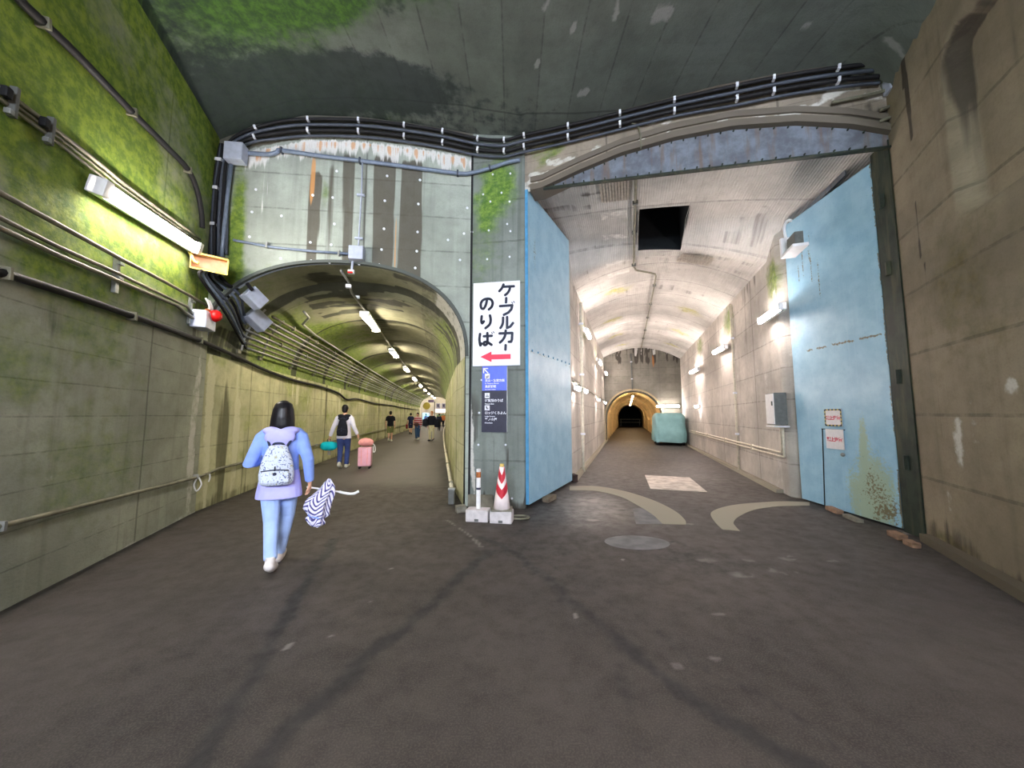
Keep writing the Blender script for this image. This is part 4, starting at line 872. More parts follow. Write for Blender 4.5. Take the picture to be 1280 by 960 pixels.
# ---- gallery fittings
B = basis(RTR.d, RTR.n); c_ = RTR.at(.28, 1.62, .12); r = empty('electrical_cabinet', c_); tag(r, 'grey wall-mounted electrical cabinet beside the edge of the large blue door', 'electrical box')
obj('cabinet_body', boxm((0, 0, 0), (.42, .60, .20), basis(RTR.d, RTR.n), .01), M['boxdark'], r)
obj('cabinet_door', boxm(B @ Vector((0, 0, .105)), (.40, .57, .014), B, .004), M['white'], r); obj('rain_hood', boxm(B @ Vector((.0, .33, .0)), (.44, .03, .24), B, .005), M['white'], r); obj('cabinet_handle', boxm(B @ Vector((-.15, -.1, .12)), (.03, .08, .02), B, .004), M['boxdark'], r)
zc = RTR.hit(990, 560, 0).z
for k, (dz, ttl) in enumerate(((0, 'upper'), (-.075, 'lower'))):
    pts = [RTR.at(u, .79 + dz, .06) for u in np.linspace(11.2, .4, 14)] + [RTR.at(.34 - .1 * k, .80 + dz, .06), RTR.at(.32 - .1 * k, .88, .06), RTR.at(.32 - .1 * k, 1.3, .06)]
    pipe('gallery_conduit', pts, .022, M['conduit_cream'], ttl + ' of the two cream conduits low along the gallery wall', 'conduit', 'cream conduits of the gallery', clamps=[pts[i] for i in (2, 5, 8, 11)], clampmat=M['conduit_cream'], nrm=RTR.n, csize=(.05, .016))
pts = [on_z(*p, 5.28) for p in ((801, 232), (797, 290), (795, 333), (822, 343))]; pts = [p for p in pts] + [RT(u, .85, 5.30) for u in (11.2, 13, 15, 17, 19, 21.8)]
vz = lambda u, w_: zl(u) + (zr(u) - zl(u)) * ((w_ - wl(u)) / (wr(u) - wl(u))) + np.interp(u, [5.6, 8.1, 9.2, 22], [.12, .16, .6, .6]) * (1 - (2 * (w_ - wl(u)) / (wr(u) - wl(u)) - 1) ** 2)
uw = [(6.0, .24), (7.0, .25), (8.2, .25), (9.4, .25), (9.75, .32), (10.2, .84), (11.2, .86), (13, .86), (15, .86), (17, .86), (19, .86), (21.8, .86)]
uw = [(np.interp(k / 60, np.linspace(0, 1, len(uw)), [a for a, _ in uw]), np.interp(k / 60, np.linspace(0, 1, len(uw)), [b for _, b in uw])) for k in range(61)]
pts = [RT(u, w_, vz(u, w_) - .075) for u, w_ in uw]
pipe('vault_conduit', pts, .025, M['conduit_old'], 'thin conduit running along the crown of the wide gallery vault', 'conduit', clamps=[pts[i] for i in (5, 10, 16, 32, 38, 43, 49, 54)], clampmat=M['boxdark'])
pipe('drop_conduit', [RT(U1 - .05, .30, 5.1), RT(U1 - .05, .30, 4.0), RT(U1 - .05, .32, 3.0)], .03, M['boxdark'], 'dark conduit dropping down the end wall to the small arch', 'conduit', clamps=[RT(U1 - .05, .3, 4.6), RT(U1 - .05, .3, 3.6)], nrm=GDIR)
pipe('gallery_conduit', [RT(u, wl(u) + .05, 2.3 - .0 * u) for u in (8.5, 11, 14, 17, 20, 21.9)], .02, M['conduit_old'], 'thin conduit linking the lower lamps behind the narrow blue door', 'conduit')
pipe('down_pipe', [RT(9.85, wl(10) + .10, z) for z in (.0, 1, 2, 3, 4.6)], .045, M['conduit_cream'], 'pale upright pipe on the gallery wall behind the narrow blue door', 'pipe', clamps=[RT(9.85, wl(10) + .10, z) for z in (1, 2.6, 4)], nrm=(1, 0, 0))
pipe('down_pipe', [RTR.at(3.3, z, .05) for z in (.05, 1.5, 3, 4.55)], .03, M['conduit_cream'], 'pale upright pipe on the gallery wall past the grey cabinet', 'pipe', clamps=[RTR.at(3.3, z, .05) for z in (1, 2.1, 3.6)], nrm=RTR.n)
M['sheet'] = plain('corrugated_sheet', (186, 180, 170), .45, .3, .15)
r_pts = []
bm = bmesh.new()
for a, u in enumerate(np.linspace(8.75, 9.45, 4)):
    r_pts.append([bm.verts.new(RT(u, w_, vz(u, w_) - .05 + .018 * (k % 2))) for k, w_ in enumerate(np.linspace(1.25, 1.95, 29))])
for a, b in zip(r_pts[:-1], r_pts[1:]):
    for k in range(28): bm.faces.new((a[k], a[k + 1], b[k + 1], b[k]))
bmesh.ops.solidify(bm, geom=list(bm.faces), thickness=.006); tag(obj('corrugated_sheet', bm, M['sheet']), 'small corrugated metal sheet fixed to the vault past the square hatch', 'metal sheet')
r_pts = []; bm = bmesh.new()
for a, u in enumerate(np.linspace(6.0, 6.85, 4)):
    r_pts.append([bm.verts.new(RT(u, w_, vz(u, w_) - .05 + .018 * (k % 2))) for k, w_ in enumerate(np.linspace(-.36, .16, 21))])
for a, b in zip(r_pts[:-1], r_pts[1:]):
    for k in range(20): bm.faces.new((a[k], a[k + 1], b[k + 1], b[k]))
bmesh.ops.solidify(bm, geom=list(bm.faces), thickness=.006); tag(obj('corrugated_sheet', bm, M['sheet']), 'corrugated metal sheet on the vault just behind the steel beam', 'metal sheet')
# ---- covered vehicle
M['tarp'] = plain('teal_tarpaulin', (128, 170, 172), .6, 0, .1, 3, .3); M['rubber'] = plain('rubber', (28, 28, 30), .7)
r = empty('covered_vehicle', RT(20.6, 2.02, 0), math.atan2(GDIR.y, GDIR.x)); tag(r, 'small vehicle shrouded in a teal tarpaulin at the end of the gallery', 'covered vehicle')
bm = bmesh.new(); N1, N2 = 26, 20; rr = []
for i in range(N2 + 1):
    z = .16 + 1.45 * (i / N2); t = i / N2; row = []
    k = (1 - max(0, (t - .80) / .2) ** 2 * .20) * (1 + .03 * math.sin(t * 7)) * (.97 + .05 * min(1, (1 - t) * 4) * (1 if t > .25 else .9))
    for j in range(N1 * 2):
        a = 2 * math.pi * j / (N1 * 2); c, s = math.cos(a), math.sin(a); e = .32
        x = 1.12 * math.copysign(abs(c) ** e, c) * k; y = .74 * math.copysign(abs(s) ** e, s) * k
        wv = .02 * math.sin(j * 1.9 + 3 * t) * (1 - t) + .015 * math.sin(j * .7 + 9 * t); row.append(bm.verts.new((x * (1 + wv), y * (1 + wv), z + .02 * math.sin(j * 1.1) * (1 - t))))
    rr.append(row)
for a, b in zip(rr[:-1], rr[1:]):
    for j in range(N1 * 2): bm.faces.new((a[j], a[(j + 1) % (N1 * 2)], b[(j + 1) % (N1 * 2)], b[j]))
bm.faces.new(rr[-1]); obj('tarpaulin', bm, M['tarp'], r, True)
obj('tie_rope', tubem([(1.15 * math.copysign(abs(math.cos(a)) ** .32, math.cos(a)), .77 * math.copysign(abs(math.sin(a)) ** .32, math.sin(a)), .95) for a in np.linspace(0, 6.283, 50)], .008, 6), M['tarp'], r)
for sx_ in (-1, 1):
    for sy_ in (-1, 1): obj('wheel', tubem([(sx_ * .75, sy_ * .58 - .07, .2), (sx_ * .75, sy_ * .58 + .07, .2)], .2, 20), M['rubber'], r)
obj('chassis', boxm((0, 0, .27), (1.9, 1.2, .14), None, .02), M['rubber'], r)
# far barrier in the dark
r = empty('barrier_rail', RT(51.2, .35, 0)); tag(r, 'pale barrier rail across the dark far end of the small tunnel', 'barrier'); B = basis(RT(0, 1, 0), (0, 0, 1))
obj('rail', boxm((0, 0, .95), (2.7, .05, .1), B), M['conduit_old'], r); obj('rail', boxm((0, 0, .55), (2.7, .05, .08), B), M['conduit_old'], r)
for s in (-1.2, 1.2): obj('post', boxm(B @ Vector((s, 0, .5)), (.08, .08, 1.0), B), M['conduit_old'], r)
#@@PART3
# ================================================================== CABLES AND CONDUITS
LT = Plane((xl(5.74), 5.74), (xl(9.5), 9.5))
def onl(px, py, off=.05): return (LW if px < 262 else LT).hit(px, py, off)
def lpath(pts, off=.05): return [onl(x, y, off) for x, y in pts]
# mossy side wall
c_ = lpath([(54, 28), (165, 140), (235, 212)], .05)
pipe('side_cable', lpath([(5, -30), (25, 0), (54, 28), (100, 72), (165, 140), (205, 180), (235, 212), (247, 240), (252, 268), (253, 285)], .05), .035, M['cable'], 'thick black cable slanting high over the mossy side wall', 'cable', curve=True, clamps=c_, clampmat=M['conduit_old'], nrm=LW.n, csize=(.03, .02))
for k, dy in enumerate((0, 7, 14)):
    pipe('side_conduit', lpath([(-30, 92 + dy), (0, 110 + dy), (60, 155 + dy), (115, 197 + dy), (150, 226 + dy * .9), (185, 252 + dy * .8), (238, 290 + dy * .7), (250, 299 + dy * .7)], .045), (.02, .012, .016)[k], M['conduit_old'], ('upper', 'middle', 'lower')[k] + ' of the three old conduits passing just above the wall lamp', 'conduit', 'old conduits above the wall lamp')
for k, (px, py) in enumerate(((17, 128), (63, 164))):
    p = onl(px, py, .07); r = empty('pipe_bracket', p); B = basis(LW.d, LW.n); tag(r, ('rusty pipe bracket on the old conduits near the edge of the mossy wall', 'rusty pipe bracket on the old conduits nearer the wall lamp')[k], 'bracket', 'pipe brackets above the wall lamp')
    obj('strut', boxm((0, 0, 0), (.03, .24, .045), B, .005), M['boxdark'], r); obj('clamp_block', boxm(B @ Vector((-.07, .02, .01)), (.05, .08, .045), B, .01), M['cable'], r); obj('end_piece', boxm(B @ Vector((-.05, -.11, .02)), (.035, .04, .04), B, .005), M['conduit'], r)
for k, (pts, rr_) in enumerate((([(-30, 222), (0, 241), (70, 279), (150, 323), (200, 349), (240, 371), (262, 384)], .022), ([(-30, 258), (0, 272), (70, 307), (150, 343), (200, 367), (234, 383), (240, 392)], .018), ([(-30, 272), (0, 285), (70, 318), (150, 352), (200, 373), (222, 382), (232, 391), (243, 399)], .022))):
    pipe('side_conduit', lpath(pts, .06), rr_, M['conduit_old'], ('uppermost', 'middle', 'lowest')[k] + ' of the three thin conduits running below the wall lamp', 'conduit', 'thin conduits below the wall lamp')
for k, (x0, y0, x1, y1) in enumerate(((147, 319, 143, 366), (239, 369, 236, 405))):
    a, b = onl(x0, y0, .025), onl(x1, y1, .025); r = empty('conduit_bracket', (a + b) / 2); tag(r, ('upright channel strut holding the thin conduits below the wall lamp', 'upright channel strut beside the box with the red light')[k], 'bracket', 'channel struts on the side wall')
    obj('channel', boxm((0, 0, 0), ((a - b).length, .05, .04), basis(a - b, LW.n), .004), M['conduit'], r); obj('clip', boxm((a - b) * .28 + LW.n * .03, (.03, .07, .04), basis(a - b, LW.n), .004), M['conduit'], r); obj('clip', boxm((a - b) * -.1 + LW.n * .03, (.03, .07, .04), basis(a - b, LW.n), .004), M['conduit'], r)
blk = lpath([(-40, 327), (0, 340), (60, 359), (120, 379), (165, 395), (215, 413), (258, 429)], .06) + [LT.hit(x, y, .07) for x, y in ((300, 448), (335, 464), (370, 476))]
blk += [Vector((xl(y) + .07, y, z)) for y, z in ((11.2, 2.38), (13, 2.30), (14.2, 2.12), (16, 2.22), (20, 2.15), (26, 2.2), (34, 2.15), (46, 2.2))]
pipe('side_cable', blk, .034, M['cable'], 'heavy black cable sagging along the side wall into the arched tunnel', 'cable', curve=True, clamps=[onl(5, 341, .06), onl(165, 395, .06), onl(250, 425, .06)], clampmat=M['conduit_old'], nrm=LW.n, csize=(.03, .03))
lowp = lpath([(-40, 668), (0, 658), (120, 628), (245, 597), (260, 592)], .06) + [Vector((xl(y) + .06, y, .60)) for y in (6.2, 7.5, 9, 11, 13, 16, 20, 26, 34, 46)]
pipe('low_pipe', lowp, .022, M['conduit_old'], 'thin grey pipe low along the side wall past the woman in blue', 'pipe', clamps=[lowp[1], lowp[3], lowp[6], lowp[8], lowp[10]], clampmat=M['conduit'], nrm=LW.n, csize=(.03, .03))
p = onl(247, 597, .08); tag(obj('rope_loop', tubem(smooth_path([p, p + Vector((-.03, -.02, -.10)), p + Vector((.0, .0, -.20)), p + Vector((.04, .03, -.11)), p + Vector((.012, .01, -.0))]), .010, 6), M['white'], smooth=True), 'white rope loop hanging from the low wall pipe', 'rope')
p = onl(262, 592, .08); tag(obj('rope_end', tubem(smooth_path([p, p + Vector((.01, .0, -.06)), p + Vector((-.005, 0, -.13))]), .010, 6), M['white'], smooth=True), 'short white rope end hanging from the low wall pipe', 'rope')
# corner riser, then over the front wall and the lintel
def spath(pts, off): 
    o_ = []
    for x, y in pts: o_.append(plane_for(x).hit(x, y, off))
    return o_
base_run = [(284, 196), (290, 183), (315, 170), (350, 163), (385, 160), (450, 161), (505, 167), (555, 175), (597, 184), (630, 186), (655, 180), (710, 168), (775, 152), (845, 135), (920, 120), (985, 107), (1050, 97), (1100, 92)]
clampxy = [(318, 168), (385, 160), (448, 161), (505, 167), (553, 175), (597, 184), (630, 186), (655, 180), (710, 168), (775, 152), (843, 136), (921, 120), (967, 111), (1048, 97)]
for k, (dy, rr_, mt) in enumerate(((-11, .032, 'cable'), (-4, .03, 'cablegrey'), (3, .036, 'cable'), (10, .026, 'cablegrey'))):
    path = [(268 + k * 5.0, 318), (269 + k * 5.0, 270), (273 + k * 4.0, 225), (277 + k * 3.4, 200 + dy * .3)] + [(x, y + dy * (.8 if x < 320 else 1) * (1 if x < 900 else 1.15)) for x, y in base_run[1:]]
    P3 = spath(path, .07 + .0 * k)
    cl = [plane_for(x).hit(x, y + dy, .07) for x, y in clampxy] if k in (0, 2) else []
    pipe('overhead_cable', P3, rr_ * .82, M[mt], ORD[k] + ' from the top of the four dark cables sweeping under the ceiling', 'cable', 'dark cables under the ceiling', curve=True, clamps=cl, nrm=None, csize=(.035, .014))
for k in range(3):
    pts = [(262 + k * 3, 322), (262 + k * 3, 280), (266 + k * 2.5, 235), (272 + k * 2, 200), (276 + k, 180)]
    P3 = [LF.hit(x, y, .10) for x, y in pts]
    pipe('riser_cable', P3, .024, M['cable' if k != 1 else 'cablegrey'], ORD[k] + ' from the mossy wall of the three thin riser cables in the corner', 'cable', 'riser cables in the corner', curve=True, clamps=[P3[1], P3[2], P3[3]] if k == 1 else [], nrm=LF.n)
def gbox(name, c, s, B, label, cat='junction box', mat='box', parts=()):
    r = empty(name, c); tag(r, label, cat); obj('casing', boxm((0, 0, 0), s, B, .008), M[mat], r); obj('lid', boxm(B @ Vector((0, 0, s[2] / 2)), (s[0] * .96, s[1] * .96, .016), B, .005), M[mat], r); return r
BF = basis(LF.d, LF.n)
gbox('junction_box', LF.hit(295, 192, .14), (.28, .30, .16), BF, 'grey junction box at the top corner under the ceiling cables')
pipe('down_conduit', [LF.hit(289, 206, .10), LF.hit(285, 240, .09), LF.hit(280, 290, .08), LF.hit(276, 333, .08)], .03, M['conduit_blue'], 'blue grey conduit dropping from the top corner box', 'conduit')
tp = [LF.hit(x, y, .05) for x, y in ((306, 191), (335, 193), (347, 190), (352, 188), (400, 195), (450, 201), (520, 210), (575, 217), (590, 216))] + [PI_.hit(x, y, .05) for x, y in ((610, 211), (635, 203), (650, 200))]
pipe('front_conduit', tp, .034, M['conduit_blue'], 'blue grey conduit crossing the stained front wall just below the ceiling cables', 'conduit', curve=True, clamps=[LF.hit(352, 189, .05), LF.hit(450, 201, .05), LF.hit(572, 217, .05), PI_.hit(612, 208, .05)], clampmat=M['cablegrey'], nrm=LF.n, csize=(.03, .02))
pipe('front_conduit', [LF.hit(453, 203, .04), LF.hit(452, 240, .04), LF.hit(449, 290, .04), LF.hit(448, 308, .04)], .013, M['box'], 'thin upright conduit above the square box over the arch', 'conduit', clamps=[LF.hit(452, 244, .04), LF.hit(449, 298, .04)], clampmat=M['box'], nrm=LF.n, csize=(.03, .10))
pipe('front_conduit', [LF.hit(x, y, .04) for x, y in ((292, 300), (296, 301), (302, 302), (340, 309), (390, 314), (437, 317.5))], .022, M['conduit_blue'], 'thin level conduit leading to the square box over the arch', 'conduit', clamps=[LF.hit(334, 308, .04), LF.hit(424, 316, .04)], clampmat=M['conduit'], nrm=LF.n, csize=(.03, .05))
bx = gbox('junction_box', LF.hit(446, 317, .09), (.235, .23, .12), BF, 'square white junction box on the front wall above the arch')
pipe('down_conduit', [LF.hit(441, 327, .06), LF.hit(440, 334, .06), LF.hit(439.5, 339, .07)], .02, M['box'], 'short pale conduit from the square box down to the arch crown', 'conduit')
r = empty('arch_sensor', LF.hit(439, 340, .07)); tag(r, 'small red and white fitting at the crown of the arch', 'fitting'); obj('fitting_base', boxm((0, 0, 0), (.10, .07, .05), BF, .006), M['white'], r); obj('fitting_lens', boxm((0, -.035, -.02), (.08, .03, .03), BF, .006), M['red'], r)
pipe('crown_conduit', [Vector((crown(y), y, SPR + z)) for y, z in ((5.95, 1.46), (6.45, 1.46), (6.75, 1.34), (7.9, 1.37))] + [Vector((crown(y), y, SPR + 1.385)) for y in range(9, 48, 2)], .022, M['conduit'], 'thin conduit running along the tunnel crown between the ceiling lamps', 'conduit', clamps=[Vector((crown(6.5), 6.5, SPR + 1.47)), Vector((crown(7.2), 7.2, SPR + 1.37))])
M['pinkbag_tray'] = plain('tray_primer', (196, 150, 130), .7)
# tray, loom and boxes in the corner
c_ = LW.hit(262, 329, .24); B = basis(Vector((.93, -.35, 0)), (.32, .85, .0)); B = basis((.74, .67, 0), (.62, -.70, -.45))
r = empty('cable_tray', c_); tag(r, 'open yellow metal tray at the corner where the dark cables come down', 'tray')
obj('tray_floor', boxm(B @ Vector((0, 0, -.05)), (.42, .22, .015), B), M['pinkbag_tray'], r)
for nm, c, s in (('tray_side', (0, .11, 0), (.42, .015, .11)), ('tray_side', (0, -.11, 0), (.42, .015, .11)), ('tray_side', (.21, 0, 0), (.015, .22, .11)), ('tray_side', (-.21, 0, 0), (.015, .22, .11))): obj(nm, boxm(B @ Vector(c), s, B, .003), M['yellow'], r)
pipe('tray_arm', [LW.hit(236, 313, .05), LW.hit(243, 327, .10), LW.hit(248, 329, .15)], .02, M['yellow'], 'bent yellow bracket arm beside the cable tray', 'bracket')
def crad(z): 
    f = min(1, max(0, (z - SPR) / 1.44)); return 1 - (1 - f ** 2.3) ** (1 / 2.3)
def tx(y, z, off=.08): return Vector((xl(y) + crad(z) * (xr(y) - xl(y)) / 2 + off, y, z))
zs_ = [3.42, 3.33, 3.24, 3.15, 3.05, 2.95, 2.85, 2.76]
for k, z in enumerate(zs_):
    y0 = 6.15 + .08 * k + (0.75 if k < 3 else 0); pts = [tx(y, z, .13) for y in [y0, 7.5, 8.5] + list(range(10, 48, 2))]
    pipe('tunnel_conduit', pts, .026 if k < 4 else .021, M['conduit' if k % 3 else 'conduit_old'], ORD[k] + ' from the top of eight conduits along the arched tunnel wall', 'conduit', 'conduits along the arched tunnel', n=7, clamps=[tx(y, z, .13) for y in ((7.9, 9.4, 11, 13, 15.5) if k in (0, 4) else ())], clampmat=M['conduit_old'], nrm=(1, 0, 0))
for k, y in enumerate((6.6, 7.4, 8.9, 10.5, 12.3, 14.5, 17.5, 21, 25, 30)):
    r = empty('conduit_strut', tx(y, 3.1, .05)); o_ = r.location.copy(); tag(r, ORD[k] + ' upright strut from the tunnel mouth behind the row of conduits', 'strut', 'struts behind the tunnel conduits')
    obj('channel', tubem([tx(y, z, .08) - o_ for z in (2.7, 2.85, 3.0, 3.15, 3.3, 3.47)], .02, 4), M['conduit'], r); obj('foot_plate', boxm(tx(y, 2.68, .03) - o_, (.04, .08, .08)), M['conduit_old'], r)
loom0 = [(252, 338), (256, 338), (260, 338), (264, 339), (268, 339), (272, 338)]
for k, (x, y) in enumerate(loom0):
    a = LW.hit(x, y, .16) if x < 262 else LF.hit(x, y, .14); z = zs_[2 + k] if k < 6 else zs_[-1]; z = zs_[min(7, 2 + (5 - k))]
    e = tx(6.2 + .08 * (7 - k), z, .10); m1 = a.lerp(e, .45) + Vector((.10 + .02 * k, -.10, .05)); m1.z = a.z + (e.z - a.z) * .55
    pipe('loom_cable', [a, a + Vector((0, 0, -.12)), m1, e + Vector((.02, -.14, .05)), e], .022, M[('cable', 'conduit_blue', 'cablegrey')[k % 3]], ORD[k] + ' from the mossy wall of the six cables fanning down from the yellow tray', 'cable', 'cables fanning from the tray', curve=True)
c_ = LW.hit(254, 401, .12); BL = basis(LW.d, LW.n)
r = gbox('junction_box', c_, (.34, .26, .18), BL, 'grey junction box with a rusty lid under the fanning cables')
obj('rust_plate', boxm(BL @ Vector((.05, .15, .03)), (.09, .08, .05), BL, .004), M['rustp'], r)
for k in range(3): obj('cable_tail', tubem(smooth_path([BL @ Vector((.06 + .05 * k, .12, .02)), BL @ Vector((.06 + .05 * k, .24, .04)), BL @ Vector((.02 + .06 * k, .36, .0))]), .014, 6), M['white'], r, True)
c_ = LW.hit(269, 395, .24); r = empty('signal_light', c_); tag(r, 'round red signal light beside the grey junction box', 'signal light')
B = basis((.8, -.6, 0), (0, 0, 1)); bm = bmesh.new(); tube(bm, [B @ Vector((x, 0, 0)) for x in (-.06, .03)], .085, 16); obj('light_body', bm, M['red'], r, True); bm = bmesh.new(); ell(bm, B @ Vector((.03, 0, 0)), (.05, .075, .075), B); obj('light_lens', bm, M['red'], r, True); obj('light_mount', boxm(B @ Vector((-.09, 0, 0)), (.06, .1, .1), B, .005), M['boxdark'], r)
for k, (px, py, zz, s, ttl) in enumerate(((318, 373, 3.72, (.30, .24, .18), 'upper grey box tilted on the vault above the tunnel conduits'), (322, 400, 3.36, (.36, .26, .2), 'lower grey box where the tunnel conduits begin'))):
    c_ = LT.hit(px, py, (.62, .42)[k]); B = basis(Vector((-.2, 1, -.05)), Vector((.75, -.35, -.55))); B = basis(Vector((.35, .72, -.6)), Vector((.5, -.72, .35)))
    r = gbox('junction_box', c_, s, B, ttl); obj('box_foot', boxm(B @ Vector((0, 0, -s[2] * .75)), (s[0] * .6, s[1] * .5, s[2] * .7), B), M['boxdark'], r)
    if k == 0: obj('gland', tubem([B @ Vector((-.13, .02, .10)), B @ Vector((-.26, .03, .12))], .03, 8), M['cable'], r)
a = LT.hit(312, 368, .34); pipe('loom_cable', [LF.hit(275, 345, .12), LF.hit(285, 356, .14), LT.hit(297, 362, .3), a], .028, M['cable'], 'short black cable into the upper grey box on the vault', 'cable', curve=True)
pipe('offset_conduit', [tx(7.25, 3.62, .34), tx(7.7, 3.62, .28), tx(8.0, 3.55, .14), tx(9, 3.53, .1), tx(12, 3.53, .1), tx(18, 3.53, .1), tx(30, 3.53, .1), tx(47, 3.53, .1)], .026, M['conduit'], 'cranked pale conduit above the other conduits of the arched tunnel', 'conduit')
# opposite side of the arched tunnel
rp = [Vector((xr(y) - .09, y, np.interp(y, [6.35, 7, 9, 11, 14, 20, 30], [.16, .2, .3, .36, .4, .45, .5]))) for y in [6.5, 7, 8, 9, 10, 11, 12, 13, 14] + list(range(16, 47, 2))]
pipe('side_pipe', rp, .035, M['conduit_cream'], 'cream pipe low along the arched tunnel wall beside the pillar', 'pipe', clamps=rp[1:6:2], clampmat=M['conduit_old'], nrm=(1, 0, 0), csize=(.03, .03))
r = empty('pipe_end_box', (xr(6.3) - .1, 6.28, 0)); tag(r, 'small grey fitting at the end of the cream pipe by the pillar', 'fitting'); obj('fitting_body', boxm((0, 0, .12), (.10, .12, .24), None, .01), M['boxdark'], r); obj('fitting_cap', boxm((0, 0, .25), (.12, .10, .03), None, .006), M['conduit'], r)
rock(576, 640, (.16, .14, .10), 'lump of old concrete at the pillar foot beside the cream pipe', name='rubble_block', mat='blockold', rz=.4, grp=None)
rock(601, 634, (.42, .10, .20), 'old concrete step behind the marker post', name='rubble_block', mat='blockold', rz=-.1, grp=None)
# brown side: box and conduits near the ceiling
gbox('junction_box', RF.hit(1122, 104, .10), (.24, .20, .14), basis(RF.d, RF.n), 'grey junction box near the ceiling over the concrete jamb')
for k, pts in enumerate(([(1040, 128), (1090, 118), (1110, 112)], [(1100, 152), (1130, 140), (1165, 128), (1190, 118)], [(1100, 138), (1130, 126), (1165, 114), (1190, 104)])):
    pipe('corner_conduit', [(RF if x < 1140 else RF).hit(x, y, .06) for x, y in pts], .022, M['conduit_old'], ('thin conduit under the ceiling cables beside the jamb box', 'lower of two old conduits curving round the brown corner', 'upper of two old conduits curving round the brown corner')[k], 'conduit', curve=True)
pipe('drop_wire', [RF.hit(x, y, .05) for x, y in ((783, 152), (795, 156), (800, 165), (801, 186))], .012, M['conduit_old'], 'thin wire bending down over the lintel to the steel beam', 'wire', curve=True)

# ================================================================== FAR HALL
def slab(name, c, s, mat, label, cat, group=None): return tag(obj(name, boxm(c, s, None, .01), mat), label, cat, group)
M['pinkw'] = emit('backlit_pink_sign', (255, 226, 228), 1.0); M['bluep'] = emit('backlit_blue_panel', (120, 180, 230), .8); M['greyp'] = plain('grey_poster', (150, 142, 158), .5, 0, .3, 3); M['greenp'] = plain('green_display', (120, 150, 110), .6, 0, .4, 3); M['yellowd'] = plain('yellow_disc', (222, 206, 96), .5, 0, .08); M['purp'] = plain('violet_board', (140, 120, 160), .5)
for k, (x0, x1) in enumerate(((545, 551), (552, 558), (558.5, 563))):
    a = atl = (x0 - 640) / FPX * 55; b = (x1 - 640) / FPX * 55; zt, zb = EYE + (519 - 504) / FPX * 55, EYE + (519 - 511) / FPX * 55
    r = empty('framed_poster', ((a + b) / 2, 55, (zt + zb) / 2)); tag(r, ORD[k] + ' of the three framed posters over the far hall counter', 'poster', 'framed posters in the far hall'); wd = abs(b - a); ht = zt - zb
    obj('frame', boxm((0, 0, 0), (wd, .06, ht)), M['white'], r); obj('picture', boxm((0, -.035, 0), (wd * .84, .01, ht * .86)), M['greyp'], r); obj('picture_motif', boxm((.0, -.042, .05), (wd * .3, .01, ht * .5)), M['ink'], r)
slab('lightbox_sign', (-10.45, 55, EYE + (519 - 513) / FPX * 55 - .05), (2.4, .12, .42), M['pinkw'], 'long backlit pinkish sign under the framed posters of the far hall', 'sign')
r = empty('shop_counter', (-10.4, 55.4, 0)); tag(r, 'counter with green goods under the backlit sign in the far hall', 'counter'); obj('counter_top', boxm((0, 0, 1.05), (2.6, .8, .06)), M['white'], r); obj('counter_front', boxm((0, 0, .52), (2.5, .7, 1.02)), M['hallwall'], r); obj('goods', boxm((0, .1, 1.35), (2.3, .4, .5), None, .05), M['greenp'], r); obj('shelf_edge', boxm((0, -.2, 1.68), (2.4, .1, .06)), M['boxdark'], r)
bm = bmesh.new(); tube(bm, [(0, -.03, 0), (0, .03, 0)], .52, 28); o = obj('round_sign', bm, M['yellowd']); o.location = ((533.5 - 640) / FPX * 52, 52, EYE + (519 - 507.5) / FPX * 52); tag(o, 'round yellow disc hanging in the far hall', 'sign')
r = empty('vending_machine', ((533 - 640) / FPX * 54, 54.2, 0)); tag(r, 'tall light blue backlit machine in the far hall', 'vending machine'); obj('cabinet', boxm((0, 0, .95), (1.0, .7, 1.9), None, .03), M['white'], r); obj('display_panel', boxm((0, -.36, 1.25), (.86, .03, 1.1)), M['bluep'], r); obj('dispenser', boxm((0, -.36, .35), (.7, .03, .3)), M['boxdark'], r)
slab('violet_board', ((539 - 640) / FPX * 51, 51, EYE + (519 - 501.5) / FPX * 51), (.8, .08, .36), M['purp'], 'small violet board hanging at the mouth of the far hall', 'sign')
r = empty('hall_pillar_post', ((543.5 - 640) / FPX * 50, 50, 0)); tag(r, 'slim dark post in the far hall beyond the tunnel', 'post'); obj('shaft', boxm((0, 0, 1.7), (.1, .1, 3.4)), M['boxdark'], r); obj('foot', boxm((0, 0, .03), (.3, .3, .06)), M['boxdark'], r)
